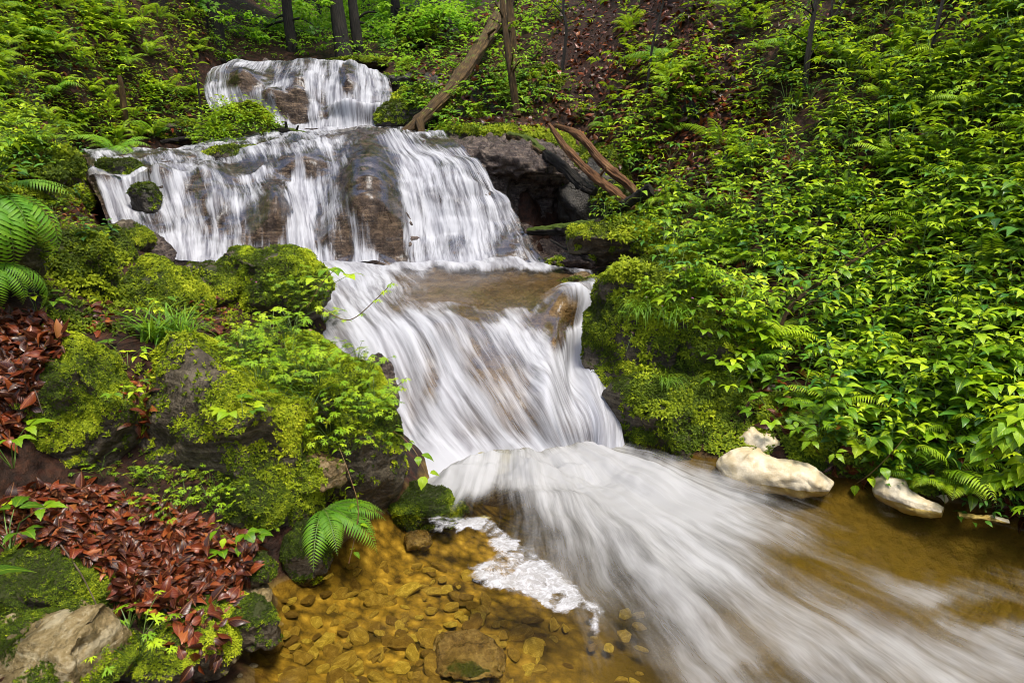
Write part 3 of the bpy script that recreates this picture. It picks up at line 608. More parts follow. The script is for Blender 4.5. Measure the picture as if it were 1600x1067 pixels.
B(72,925,2.52,235,180,'large tilted slab carpeted in moss at the lower left', name='mossy_slab', seed=19, moss=1.1, tilt=(.0,.5), bright=.55, cuts=5)
B(75,1030,2.1,250,130,'pale bare flat rock in the bottom left corner', name='flat_rock', material='pale', seed=20, moss=.12, tilt=(.1,-.25), cuts=6)
B(250,965,2.5,52,50,'small round mossy stone at the end of the lower leaf drift', name='mossy_stone', seed=21, moss=.9)
B(318,950,2.6,105,58,'low mossy stone below the lower leaf drift', name='mossy_stone', seed=22, moss=.7)
B(398,978,2.52,85,80,'mossy stone at the very edge of the golden shallows', name='mossy_stone', seed=23, moss=.8)
B(285,1022,2.28,130,110,'bright green mossy mound at the bottom of the photo', name='mossy_mound', seed=24, moss=1.1, bright=.78)
B(180,1030,2.2,80,110,'mossy edge stone between the pale flat rock and the green mound', name='mossy_stone', seed=25, moss=.95)
B(405,887,2.8,50,50,'small mossy cushion right of the lower leaf drift', name='mossy_stone', seed=26, moss=1.0)
B(388,922,2.75,60,14,'flat pale stone beside the red leaf drift', name='flat_stone', material='pale', moss=0, seed=27)
B(402,940,2.68,44,20,'tilted pale stone above the mossy stone at the shallows', name='flat_stone', material='pale', moss=0, seed=28, tilt=(0,-.4))
B(668,785,3.78,112,66,'dark mossy rock standing alone in the stream below the near cascade', seed=29, moss=.45, bright=.3, material='darkrock')
B(735,1022,2.78,120,30,'sunken yellow brown rock under the clear water at the bottom', name='sunken_rock', material='brownrock', seed=30, moss=0)
B(650,845,3.5,40,24,'small brown stone just under the lone stream rock', name='brown_stone', material='brownrock', moss=0, seed=31)
B(592,612,4.1,46,110,'bare crumbly rock face between the near cascade and the flowering outcrop', name='crumbly_rock', material='tufa', moss=.12, seed=33)
# right bank
B(1045,665,4.85,215,150,'rounded mossy boulder at the foot of the right bank beside the white water', seed=41, moss=.85, bright=.35)
B(1000,520,5.3,150,190,'mossy overhang with hanging grass beside the near cascade', name='mossy_overhang', seed=42, moss=.8, bright=.45)
B(1110,580,5.25,190,260,'steep mossy bank rock between the overhang and the hillside herbs', name='mossy_bank_rock', seed=43, moss=.75, bright=.4)
B(1090,470,5.9,150,90,'bright green mossy hump on top of the right bank', name='mossy_hump', seed=44, moss=1.0, bright=.7)
B(955,375,7.9,120,80,'mossy boulder right of the base of the middle waterfall', seed=45, moss=1.0, bright=.6)
B(1000,440,6.8,110,50,'low bright mossy rock between the brown shallows and the right bank', seed=46, moss=1.0, bright=.6)
B(905,440,7.0,60,22,'small wet brown stone on the ledge above the near cascade', name='wet_stone', material='brownrock', moss=.1, seed=47)
B(890,408,7.9,70,26,'brown wet stone at the right foot of the middle waterfall', name='wet_stone', material='tufa', moss=.15, seed=48)
B(935,560,5.35,50,60,'dark wet stone tucked under the mossy overhang', name='wet_stone', material='darkrock', moss=.1, seed=49)
B(1235,648,4.6,110,56,'pale brown stone above the long cream foam', name='pale_stone', material='pale', moss=.35, seed=50)
B(1300,695,4.35,160,90,'mossy root covered rock between the two cream foam heaps', seed=51, moss=.8, bright=.4)
B(1405,612,4.65,110,75,'bright mossy mound among the herbs on the lower right bank', name='mossy_mound', seed=52, moss=1.0, bright=.6)
B(1400,700,4.2,120,80,'dark mossy rock behind the right cream foam heap', seed=53, moss=.7, bright=.35)
B(1545,740,3.9,130,60,'dark rock under the large bright leaves near the right edge', name='dark_rock', seed=54, moss=.5, material='darkrock', bright=.35)
B(1180,705,4.5,70,60,'dark wet rock behind the upper end of the long cream foam', name='dark_rock', seed=55, moss=.4, material='darkrock', bright=.3)
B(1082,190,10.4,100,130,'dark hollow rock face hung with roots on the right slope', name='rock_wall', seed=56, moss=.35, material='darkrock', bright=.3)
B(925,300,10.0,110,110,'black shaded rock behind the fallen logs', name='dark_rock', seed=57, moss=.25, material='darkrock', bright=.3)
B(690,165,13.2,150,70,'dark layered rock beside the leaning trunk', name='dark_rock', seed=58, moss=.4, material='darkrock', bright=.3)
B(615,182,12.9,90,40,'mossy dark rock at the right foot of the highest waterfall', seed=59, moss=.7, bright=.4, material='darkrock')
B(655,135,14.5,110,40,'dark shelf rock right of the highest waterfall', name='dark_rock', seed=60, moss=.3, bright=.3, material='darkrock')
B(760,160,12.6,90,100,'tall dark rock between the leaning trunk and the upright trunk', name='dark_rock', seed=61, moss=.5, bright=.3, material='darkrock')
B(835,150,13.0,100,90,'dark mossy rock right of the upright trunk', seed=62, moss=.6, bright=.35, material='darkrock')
B(710,208,11.6,60,22,'small bright mossy rock beside the foot of the leaning trunk', seed=63, moss=1.0, bright=.55)
B(765,212,11.3,90,24,'long mossy rock above the bare tufa ledge', seed=64, moss=.9, bright=.5)
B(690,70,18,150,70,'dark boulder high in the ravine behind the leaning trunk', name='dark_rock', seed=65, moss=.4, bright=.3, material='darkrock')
B(385,205,11.9,110,70,'mossy island rock under the bush between the two upper falls', seed=66, moss=.9, bright=.5)
B(275,205,12.6,60,34,'tan mossy rock beside the small side spout', seed=67, moss=.6, bright=.6)
B(340,98,16.8,90,16,'low mossy stone at the left lip of the highest waterfall', name='mossy_stone', seed=68, moss=.7, bright=.4)
B(560,100,16.5,90,14,'low mossy stone at the right lip of the highest waterfall', name='mossy_stone', seed=69, moss=.7, bright=.4)

# ------------------------------------------------------------------ logs and trunks
def tube(pts, rad, sides=14, n=40, amp=.12, cap=True, moss=0.0, seed=0, G_=None, mi=0, rag=0.):
    P = cr(np.array(pts, float), n); R_ = np.interp(np.linspace(0, 1, n), np.linspace(0, 1, len(rad)), rad)
    T = np.gradient(P, axis=0); T /= np.linalg.norm(T, axis=1, keepdims=True)+1e-9
    ref = np.array([0, 1, 0.]) if abs(T[0][1]) < .8 else np.array([1., 0, 0]); A = np.cross(T, ref); A /= np.linalg.norm(A, axis=1, keepdims=True); Bv = np.cross(T, A)
    a = np.linspace(0, 2*PI, sides+1); ring = np.cos(a)[None, :, None]*A[:, None] + np.sin(a)[None, :, None]*Bv[:, None]
    q = P[:, None]+ring*R_[:, None, None]; cyc = np.stack([np.cos(a)[None]*1.5+0*R_[:, None], np.sin(a)[None]*1.5+0*R_[:, None], np.linspace(0, 1, n)[:, None]*len(pts)*2+0*a[None]], -1)+seed
    dd = .75*amp*(fbm(cyc, 1, 3) + .8*fbm(cyc*np.array([3, 3, .7]), 1, 3) + .9*np.abs(fbm(cyc*np.array([2, 2, .5])+9, 1, 2))) + rag*(.10*fbm(cyc*np.array([7, 7, .9])+4, 1, 3) - .12*np.abs(fbm(cyc*np.array([4, 4, .5])+2, 1, 2)) + .12*fbm(cyc*np.array([1, 1, 2.]), 1, 3)); q = q + ring*(R_[:, None]*dd)[..., None]
    Lc = np.concatenate([[0], np.cumsum(np.linalg.norm(np.diff(P, axis=0), axis=1))])
    U = np.stack(np.broadcast_arrays((a*.16/PI*5)[None]*1.0, Lc[:, None]), -1).reshape(-1, 2); V = q.reshape(-1, 3)
    F = grid_faces(n, sides+1); g = G_ or G(); top = np.clip(ring[..., 2], 0, 1).ravel()*moss
    g.add(V, F, U, top, mi)
    if cap:
        for e, idx in ((0, 0), (n-1, n-1)):
            rg = q[idx]; c = P[idx] + T[idx]*R_[idx]*(.12 if idx else -.12); V2 = np.concatenate([rg, np.repeat(c[None], sides+1, 0)])
            g.add(V2, [(i, i+1, sides+2+i, sides+1+i) for i in range(sides)], np.tile([.3, .3], (len(V2), 1)), 0, mi)
    return g
def pxr(wp, Y): return wp*.5*Y/FPX
def log(px_pts, wp, label, name='fallen_log', material='logbark', branches=(), moss=0., seed=0, cat='log', group=None):
    pts = [at(*p) for p in px_pts]; Ys = [p[2] for p in px_pts]; c = pts[0].copy()
    rad = [pxr(w_, y) for w_, y in zip(wp, Ys)]
    o = thing(name, c, label, cat, group)
    gobj('trunk', tube([p-c for p in pts], rad, moss=moss, seed=seed, n=170, sides=40, rag=1.6), M[material], o)
    for b in branches:
        bp = [at(*p)-c for p in b[0]]; gobj('branch_stub', tube(bp, [pxr(w_, p[2]) for w_, p in zip(b[1], b[0])], seed=seed+3, n=14, sides=9), M[material], o)
    return o
log([(618,222,11.3),(655,190,11.7),(703,142,12.8),(742,86,14.3),(778,30,16),(815,-40,18.5)],[14,17,19,20,20,19],'long leaning dead trunk with peeling bark propped across the dark ravine', name='leaning_trunk', seed=1, moss=.5,
    branches=[([(655,190,11.5),(658,205,11.3),(652,214,11.2)],[14,10,8]), ([(752,62,15.2),(775,45,14.6)],[6,3])])
log([(858,194,9.6),(888,236,9.2),(922,270,8.8),(962,302,8.4),(990,326,8.2)],[5,11,13,13,9],'left of the two bare brown logs sliding down the right bank', material='wetlog', seed=2, branches=[([(935,278,8.7),(948,262,8.5)],[5,2])])
log([(868,196,9.9),(905,212,9.4),(945,258,8.9),(985,292,8.5),(1000,312,8.2)],[5,12,13,12,7],'right of the two bare brown logs, arching above the other', material='wetlog', seed=3, moss=.4)
log([(972,322,8.0),(992,310,7.9),(1018,296,7.8)],[15,17,19],'short dark broken log at the foot of the two bare logs', name='log_stump', material='bark', seed=4)
log([(852,240,9.7),(880,262,9.4),(910,290,9.2),(930,300,9.0)],[14,18,17,11],'thick dark log under the two bare brown logs', material='bark', seed=5, moss=.3)
log([(795,212,10.5),(825,222,10.1),(850,240,9.8)],[12,16,12],'thin mossy log lying on the bare tufa ledge', seed=6, moss=1.2)
log([(825,362,9.0),(870,360,8.7),(905,356,8.4),(935,350,8.2)],[10,18,20,18],'mossy log lying right of the middle waterfall', seed=7, moss=1.4, material='bark')
log([(410,190,12.0),(440,205,11.5),(470,212,11.2),(496,213,11.0)],[14,16,14,10],'dark rotten log above the lip of the middle waterfall', seed=8, moss=.8, material='bark', branches=[([(448,204,11.4),(446,190,11.3)],[6,3]),([(462,208,11.3),(466,196,11.2)],[5,2])])
log([(250,222,11.0),(280,218,11.2),(300,214,11.3)],[5,7,5],'thin dark branch lying left of the island bush', name='fallen_branch', seed=9, material='bark')
log([(860,375,8.3),(895,395,7.9),(925,408,7.6)],[3,5,4],'thin bare branch leaning on the mossy boulder by the falls', name='fallen_branch', seed=10, material='bark')
log([(560,796,3.4),(580,798,3.42),(598,804,3.45)],[5,8,5],'small red brown stick on the wet rock by the fern', name='stick', seed=11, material='wetlog', cat='stick')

# ------------------------------------------------------------------ leaf and plant templates
def leaf(L=1., W=.45, n=5, droop=.17, fold=.10, serr=0., peak=.38, curl=0.):
    t = np.linspace(0, 1, n+1); w_ = np.where(t < peak, np.sin(PI/2*np.clip(t/peak, 0, 1))**.8, np.cos(PI/2*np.clip((t-peak)/(1-peak), 0, 1))**1.1)*W/2
    if serr: w_ = w_*(1+serr*(np.arange(n+1) % 2*2-1))
    w_[0] = .02*W; w_[-1] = .01*W; V = []; U = []
    for i in range(n+1):
        z = -droop*t[i]**2 + .12*math.sin(t[i]*PI)
        V += [(-w_[i], t[i], z+fold*w_[i]-curl*w_[i]**2*8), (0, t[i], z), (w_[i], t[i], z+fold*w_[i]-curl*w_[i]**2*8)]; U += [(-w_[i]/W*2, t[i]), (0, t[i]), (w_[i]/W*2, t[i])]
    F = []
    for i in range(n):
        a = 3*i; F += [(a, a+1, a+4, a+3), (a+1, a+2, a+5, a+4)]
    return G().add(np.array(V)*L, F, U, 0.0)
LEAF = leaf(); LEAFN = leaf(n=9, serr=.13, W=.5); BROAD = leaf(W=.72, n=7, serr=.08, droop=.2); TINY = leaf(n=2, W=.6, droop=.1); NARROW = leaf(W=.15, n=4, droop=.3)
def lobed():                            # deeply cut five-lobed leaf
    g = G()
    for a, l in ((0, 1), (55, .9), (-55, .9), (112, .65), (-112, .65)):
        A = rot(0, 0, math.radians(a)); g.put(leaf(L=.62*l, W=.30, n=3, droop=.2), A)
        for s in (-1, 1): g.put(leaf(L=.30*l, W=.32, n=2, droop=.2), A @ rot(0, 0, s*.75), A @ np.array([0, .28*l, 0]))
    return g
LOBED = lobed()
def petiole(g, a, b, r=.0018):
    a = np.array(a, float); b = np.array(b, float); d = b-a; s = np.cross(d, [0, 0, 1.]); n_ = np.linalg.norm(s); s = (s/n_ if n_ > 1e-6 else np.array([1., 0, 0]))*r; u = np.cross(s, d); u = u/(np.linalg.norm(u)+1e-9)*r
    g.add([a-s, a+s, b+s, b-s, a-u, a+u, b+u, b-u], [(0, 1, 2, 3), (4, 5, 6, 7)], R=.5)
def dirv(az, el): return np.array([math.cos(az)*math.cos(el), math.sin(az)*math.cos(el), math.sin(el)])
def orient(az, el, roll=0.):            # leaf +Y to azimuth az, elevation el
    return rot(0, 0, az-PI/2) @ rot(el, 0, 0) @ rot(0, roll, 0)
def p_nettle(seed, h=.38, L=.12, nodes=5, tmpl=None, per=2, W=1.):
    r = random.Random(seed); g = G(); s = G(); tmpl = tmpl or LEAF; top = np.array([r.uniform(-.12, .12)*h, r.uniform(-.12, .12)*h, h]); prev = np.zeros(3); az = r.uniform(0, 6)
    for i in range(nodes):
        t = (i+1)/nodes; p = top*np.array([t**1.5, t**1.5, t]); petiole(s, prev, p, .0035*(1.2-t*.6)); prev = p; l = L*(1.05-.5*t**2)*r.uniform(.85, 1.15)
        for k in range(per + (1 if i == nodes-1 else 0)):
            a = az + k*2*PI/(per+(i == nodes-1)) + r.uniform(-.3, .3); el = r.uniform(-.15, .35) + (.35 if i == nodes-1 else 0)
            q = p + dirv(a, el+.2)*l*.25; petiole(s, p, q, .0022); g.put(tmpl, orient(a, el-.1, r.uniform(-.25, .25)), q, l, .06+.80*t**1.6+r.uniform(-.12, .14))  # low leaves darker: older growth, plus shade under the tops put into the colour
        az += PI/2+r.uniform(-.2, .2)
    return s, g
def p_tri(seed, h=.28, L=.11, n=5, tmpl=None, five=False):
    r = random.Random(seed); g = G(); s = G(); tmpl = tmpl or LEAFN
    for i in range(n):
        a = i*2*PI/n + r.uniform(-.5, .5); rr = h*r.uniform(.3, .9); hh = h*r.uniform(.6, 1.15); m = dirv(a, 0)*rr*.4 + np.array([0, 0, hh*.7]); e = dirv(a, 0)*rr + np.array([0, 0, hh])
        petiole(s, (0, 0, 0), m, .0028); petiole(s, m, e, .0022); c = r.uniform(.2, .95); l = L*r.uniform(.75, 1.15)
        for k, da in enumerate((0, 1.15, -1.15) + ((2.1, -2.1) if five else ())):
            q = e + dirv(a+da, .05)*l*.15; g.put(tmpl, orient(a+da, r.uniform(-.25, .15), r.uniform(-.2, .2)), q, l*(1.05 if k == 0 else .88), c+r.uniform(-.08, .08))
    return s, g
def p_lob(seed, h=.16, L=.07, n=9):
    r = random.Random(seed); g = G(); s = G()
    for i in range(n):
        a = r.uniform(0, 2*PI); rr = h*r.uniform(.2, 1.1); hh = h*r.uniform(.5, 1.2); m = dirv(a, 0)*rr*.5 + np.array([0, 0, hh*.8]); e = dirv(a, 0)*rr + np.array([0, 0, hh])
        petiole(s, (0, 0, 0), m, .0018); petiole(s, m, e, .0014); g.put(LOBED, orient(a, r.uniform(-.35, .3), r.uniform(-.3, .3)), e, L*r.uniform(.7, 1.2), r.uniform(.35, .95))
    return s, g
def p_bush(seed, R_=.35, L=.05, n=260, flat=.75, tmpl=None):
    r = random.Random(seed); g = G(); s = G()
    for i in range(9):
        a = r.uniform(0, 2*PI); el = r.uniform(.3, 1.4); petiole(s, (0, 0, 0), dirv(a, el)*R_*.8*np.array([1, 1, flat]), .004)
    for i in range(n):
        a = r.uniform(0, 2*PI); el = math.asin(r.uniform(-.1, 1)); d = dirv(a, el); rr = R_*(r.uniform(.45, 1)**.5)*(1+.25*math.sin(3*a+seed)); p = d*rr*np.array([1, 1, flat])
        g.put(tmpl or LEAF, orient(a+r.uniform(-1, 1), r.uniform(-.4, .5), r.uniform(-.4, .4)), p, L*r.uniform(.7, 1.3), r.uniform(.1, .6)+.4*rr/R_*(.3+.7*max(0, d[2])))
    return s, g
def frond(L=.5, n=20, arch=.5, W=.10, lift=1.1, seed=0, teeth=True):
    r = random.Random(seed); s = G(); g = G(); P = []; th = lift; p = np.zeros(3)
    for i in range(n+1):
        P.append(p.copy()); th -= arch*(1.2/n)*(1+i/n*1.2); p = p + np.array([0, math.cos(th), math.sin(th)])*L/n
    for i in range(n): petiole(s, P[i], P[i+1], .003*(1.2-i/n))
    for i in range(2, n):
        t = i/n; wl = W*L*2*math.sin(PI*min(1, (t*1.02)**.75))**.8*1.1; d = P[min(i+1, n)]-P[i-1]; pit = math.atan2(d[2], d[1])
        for sgn in (-1, 1):
            A = rot(pit, 0, 0) @ rot(0, 0, -sgn*(1.25-.35*t)) @ rot(-.15+r.uniform(-.1, .1), 0, 0); c = .35+.45*t+r.uniform(-.1, .1)
            if teeth:
                m_ = 6
                for k in range(m_):
                    y = wl*(k+.4)/m_; q = min(wl*.2, L/n*.44)*(1-k/m_*.6)
                    for s2 in (-1, 1): g.put(TINY, A @ rot(0, 0, -s2*.9), P[i]+A @ np.array([0, y, 0]), q, c)
            else: g.put(NARROW, A, P[i], max(wl, .01), c)
    return s, g
def p_fern(seed, n=7, L=.5, az0=0, spread=2*PI, lift=1.1, arch=.9, teeth=False):
    r = random.Random(seed); S = G(); Gg = G()
    for i in range(n):
        a = az0 - spread/2 + spread*(i+.5)/n + r.uniform(-.15, .15); s, g = frond(L*r.uniform(.75, 1.1), 26, arch*r.uniform(.8, 1.2), lift=lift*r.uniform(.7, 1.15), seed=seed*10+i, teeth=False)
        A = rot(0, 0, a-PI/2); S.put(s, A); Gg.put(g, A)
    return S, Gg
def p_grass(seed, n=40, L=.3, spread=.5, W=.006, az0=None):
    r = random.Random(seed); g = G()
    for i in range(n):
        a = r.uniform(0, 2*PI) if az0 is None else az0+r.gauss(0, .7); l = L*r.uniform(.5, 1.1); th = r.uniform(.9, 1.5); b = np.array([r.uniform(-.05, .05)*L/.3, r.uniform(-.05, .05)*L/.3, 0]); V = []; U = []; p = b.copy(); k = 7; bend = r.uniform(.15, .42)*spread*1.6
        side = np.array([-math.sin(a), math.cos(a), 0])
        for j in range(k+1):
            w_ = W*(1-(j/k)**2)*.5+.0004; V += [p-side*w_, p+side*w_]; U += [(-1, j/k), (1, j/k)]; p = p + dirv(a, th)*l/k; th -= bend
        g.add(V, [(2*j, 2*j+1, 2*j+3, 2*j+2) for j in range(k)], U, r.uniform(.1, .95))
    return g
def meshes(name, sg, lm, sm='stem'):
    s, g = sg; V, F, U, R, _ = s.cat(); a = mk('stem', V, F, M[sm], U, {'rnd': R}); V, F, U, R, _ = g.cat(); b = mk(name, V, F, M[lm], U, {'rnd': R}); return a, b
def plant(name, mm, P, label, cat='plant', group=None, sc=1.0, rz=None, tilt=None, leafname='leaves'):
    o = thing(name, P, label, cat, group, random.uniform(0, 6.28) if rz is None else rz); o.scale = (sc,)*3
    if tilt: o.rotation_euler.x, o.rotation_euler.y = tilt
    link('stem', mm[0], o); link(leafname, mm[1], o); return o
# ------------------------------------------------------------------ trees beyond the falls
def spray_crown(g, c, R_, n, L, seed, flat=.25, tmpl=None):
    r = np.random.default_rng(seed); tmpl = tmpl or TINY; m = 45; T = []; A = []; S_ = []; dR = []
    for k in range(max(1, n//m)):
        d = r.normal(size=3); d /= np.linalg.norm(d); pc = c + d*R_*r.random()**.4; rs = r.uniform(.35, .8)*min(1., R_[0]/2)
        tl = rot(r.normal()*.25, r.normal()*.25, 0); b = r.uniform(-.25, .3)
        for j in range(m):
            a = r.uniform(0, 6.28); q = rs*math.sqrt(r.random()); T.append(pc + tl @ np.array([q*math.cos(a), q*math.sin(a), r.normal()*rs*flat*.3 - q*q*.15]))
            A.append(tl @ orient(a+r.normal()*.6, r.normal()*.3-.15, r.normal()*.3)); S_.append(L*r.uniform(.7, 1.3)); dR.append(.5+b+r.normal()*.12+.12*d[2])
    g.many(tmpl, np.array(A), np.array(T), np.array(S_), np.array(dR)); return g
def tree(px, py, Y, wp, label, h=11, lean=(0, 0), crown_z=(5.5, 10), cr_r=2.4, n=5000, L=.13, seed=0, name='beech_tree', moss=.3, low=()):
    b = at(px, py, Y); b[2] = H(b[0], b[1])-.2; o = thing(name, b, label, 'tree', 'trees beyond the highest waterfall'); r = random.Random(seed)
    pts = [np.array([lean[0]*t*h, lean[1]*t*h, t*h]) + np.array([r.uniform(-.06, .06), r.uniform(-.06, .06), 0])*(1 if t else 0) for t in (0, .15, .35, .6, .8, 1)]
    R0 = pxr(wp, Y); g = tube(pts, [R0*1.5, R0, R0*.9, R0*.75, R0*.5, R0*.15], sides=12, n=40, moss=moss, seed=seed); lim = []
    for k in range(7):
        t = r.uniform(.4, .95); p = pts[0]*0 + np.array([lean[0]*t*h, lean[1]*t*h, t*h]); a = r.uniform(0, 6.28); e = p + dirv(a, .35)*cr_r*r.uniform(.6, 1); lim.append(e); tube([p, (p+e)/2+[0, 0, .15], e], [R0*.35, R0*.2, .01], sides=6, n=8, G_=g)
    for (qx, qy, qY) in low:
        e = at(qx, qy, qY)-b; t = min(.9, max(.08, (e[2]-.2)/h)); p = np.array([lean[0]*t*h, lean[1]*t*h, t*h]); lim.append(e); tube([p, (p+e)/2+[0, 0, .1], e], [R0*.25, .03, .01], sides=6, n=8, G_=g)
    gobj('trunk', g, M['bark'], o)
    c = G(); cc = np.array([lean[0]*h*.75, lean[1]*h*.75, (crown_z[0]+crown_z[1])/2]); spray_crown(c, cc, np.array([cr_r, cr_r, (crown_z[1]-crown_z[0])/2]), n, L, seed)
    for e in lim: spray_crown(c, e, np.array([.6, .6, .3]), 135, L, seed+int(e[0]*100) % 99)
    gobj('crown', c, M['far_leaf'], o, smooth=False); return o
tree(340,100,17.0,20,'thick dark trunk left of the highest waterfall',h=11,lean=(.0,.02),seed=1,crown_z=(6.5,11),low=[(380,40,16.5),(300,10,16.5)])
tree(460,96,18.5,12,'slim brown trunk standing behind the middle of the highest waterfall',seed=2,lean=(-.02,0),crown_z=(6,10),low=[(430,30,19),(400,55,19),(490,40,18)])
tree(540,98,18.0,18,'thickest dark trunk behind the highest waterfall, leaning left',seed=3,lean=(-.09,.02),crown_z=(6.5,11),moss=.1,low=[(500,10,18)])
tree(562,97,18.6,12,'slimmer dark trunk just right of the thickest leaning trunk',seed=4,lean=(-.07,.03),crown_z=(6.5,10),low=[(600,60,18.5),(590,20,18.5)])
tree(618,60,24,11,'thin distant trunk above the right lip of the highest waterfall',seed=5,crown_z=(4.5,9),n=4000,low=[(640,50,23),(660,30,23)])
tree(400,78,25,13,'thin distant trunk between the two trunks on the left',seed=6,crown_z=(4.,9),n=4500)
tree(575,60,27,13,'faint trunk far back between the leaning pair and the right slope',seed=7,crown_z=(3.5,9),n=4500)
tree(505,70,28,9,'faint slim trunk far back behind the leaning pair',seed=8,crown_z=(3.5,9),n=4500)
tree(1338,38,11.6,26,'dark trunk base near the top of the right slope',seed=9,h=9,crown_z=(6,9),n=2500,name='dark_tree')
tree(680,40,21,14,'dark trunk in the ravine behind the leaning trunk',seed=10,crown_z=(5,9),n=4500)
tree(250,30,15.5,16,'dark trunk high on the left slope',seed=11,crown_z=(5,9),n=4000,lean=(.05,0))
# tall slim stems on the right slope
def sapling(px_pts, wp, label, seed=0, twigs=6, L=.09, leafy=14, name='sapling', material='bark', group='saplings on the right slope'):
    r = random.Random(seed); b = at(*px_pts[0]); b[2] = min(b[2], H(b[0], b[1])+.05); o = thing(name, b, label, 'sapling', group); pts = [np.zeros(3)]+[at(*p)-b for p in px_pts[1:]]; Y = px_pts[0][2]; R0 = pxr(wp, Y)
    g = tube(pts, [R0, R0*.9, R0*.7, R0*.5], sides=9, n=40, seed=seed); c = G(); tot = len(pts)-1
    for k in range(twigs):
        t = r.uniform(.25, 1)*tot; i = min(int(t), tot-1); p = pts[i]+(pts[i+1]-pts[i])*(t-i); a = r.uniform(0, 6.28); e = p + dirv(a, r.uniform(.1, .7))*r.uniform(.3, .8); tube([p, (p+e)/2+[0, 0, .03], e], [R0*.35, R0*.2, .003], sides=5, n=8, G_=g, cap=False)
        for j in range(leafy):
            q = p+(e-p)*r.uniform(.3, 1)+np.array([0, 0, r.uniform(-.03, .05)]); c.put(LEAF, orient(a+r.uniform(-1.2, 1.2), r.uniform(-.5, .1), r.uniform(-.3, .3)), q, L*r.uniform(.7, 1.2), r.uniform(.4, 1))
    gobj('stem', g, M[material], o)
    if c.n: gobj('leaves', c, M['herb'], o)
    return o
sapling([(808,168,11.8),(800,120,11.9),(790,50,12.0),(780,-40,12.2)],12,'tall ochre stem rising in front of the leaning trunk',seed=1,twigs=5,material='logbark')
sapling([(802,110,12.8),(800,60,12.9),(796,0,13.0),(792,-50,13)],14,'mossy brown pole directly behind the tall ochre stem',seed=2,twigs=3,material='logbark')
sapling([(1256,160,8.8),(1262,90,8.8),(1272,20,8.9),(1284,-50,9.0)],9,'dark upright sapling on the upper right slope',seed=3,twigs=6)
sapling([(1246,155,9.0),(1258,100,9.1),(1290,50,9.2),(1330,-20,9.3)],5,'thin stem crossing behind the dark upright sapling',seed=4,twigs=5)
sapling([(1428,220,7.3),(1440,150,7.3),(1458,70,7.4),(1480,-30,7.5)],8,'dark slanting sapling leaning right on the upper right slope',seed=5,twigs=7)
sapling([(1398,285,6.8),(1394,240,6.8),(1390,200,6.9),(1388,160,6.9)],3,'very thin bare stem left of the slanting sapling',seed=6,twigs=1,leafy=5)
sapling([(1297,120,9.2),(1302,70,9.2),(1300,10,9.3),(1306,-30,9.4)],4,'slim stem right of the dark upright sapling',seed=7,twigs=4)
sapling([(878,85,13.2),(885,50,13.3),(880,10,13.4),(890,-30,13.5)],5,'wispy dark stem at the top between the ochre stem and the slope',seed=8,twigs=4)
sapling([(1010,130,11.2),(1020,70,11.3),(1035,10,11.4),(1042,-30,11.4)],4,'wispy bent stem at the top centre of the slope',seed=9,twigs=4)
sapling([(1212,560,5.0),(1235,480,5.2),(1330,410,5.4),(1400,370,5.5)],7,'low reddish branch spreading broad leaves over the right bank',seed=10,twigs=12,leafy=9,L=.1,material='logbark')
sapling([(192,165,11.2),(190,140,11.2),(186,118,11.2)],10,'short broken orange stump on the left slope',seed=11,twigs=0,name='broken_stump',material='logbark',group=None)
sapling([(312,170,11.5),(310,140,11.5),(306,118,11.6)],3,'thin dead twig standing left of the highest waterfall',seed=12,twigs=2,leafy=0,group=None)
def shrub(px, py, Y, R_, label, n=900, L=.07, seed=0, mt='herb', flat=.75, name='shrub', group=None, dz=0):
    h = cast(px, py); b = at(px, py, Y) if Y else h[0]; b = b+np.array([0, 0, dz]); s, g = p_bush(seed, R_, L, n, flat); o = thing(name, b, label, 'shrub', group)
    gobj('stems', s, M['twig'], o); gobj('foliage', g, M[mt], o, smooth=False)
shrub(372,205,11.5,.62,'round leafy bush on the island rock between the two upper falls',n=1500,L=.075,seed=1)
shrub(340,222,11.0,.35,'low leafy skirt at the front of the island bush',n=500,L=.07,seed=2)
shrub(440,88,20,1.1,'bright yellow green bush behind the left lip of the highest waterfall',n=1200,L=.14,seed=3,mt='far_leaf')
shrub(505,70,22,1.1,'bright bush behind the middle of the highest waterfall',n=1200,L=.14,seed=4,mt='far_leaf')
shrub(620,82,20,1.0,'bright bush behind the right lip of the highest waterfall',n=1100,L=.14,seed=5,mt='far_leaf')
for i, (x, y, Y_, R_s, lb) in enumerate([(380,72,24,1.3,'bush far left behind the thick dark trunk'),(460,55,26,1.4,'bush filling the gap behind the slim brown trunk'),(550,66,24,1.1,'bush glimpsed behind the leaning dark trunks'),(590,45,25,1.4,'wide bush right of the leaning dark trunks'),(660,35,26,1.5,'pale bush below the treetops left of the leaning dead trunk'),(420,25,29,1.6,'tall bright bush at the top left of the forest gap'),(620,5,29,1.8,'bright leaves at the top right of the forest gap')]):
    shrub(x, y, Y_, R_s, lb, n=1000, L=.17, seed=30+i, mt='far_leaf', flat=1.0, group='bushes in the forest gap')
shrub(690,50,17,.8,'green bush on the dark boulder high in the ravine',n=800,L=.13,seed=6,mt='far_leaf')
# far woods closing the valley
g = G()
for k in range(46):
    r = np.random.default_rng(k+900); x = -17+34*r.random(); y = 33+10*r.random(); z = H(x, y)+r.uniform(-.5, 13); spray_crown(g, np.array([x, y, z]), np.array([3, 2.5, 2.2]), 900, .26, k+50)
tag(gobj('woods', g, M['far_leaf'], smooth=False), 'mass of bright and dark leaves of the far woods closing the valley', 'woods', kind='stuff')

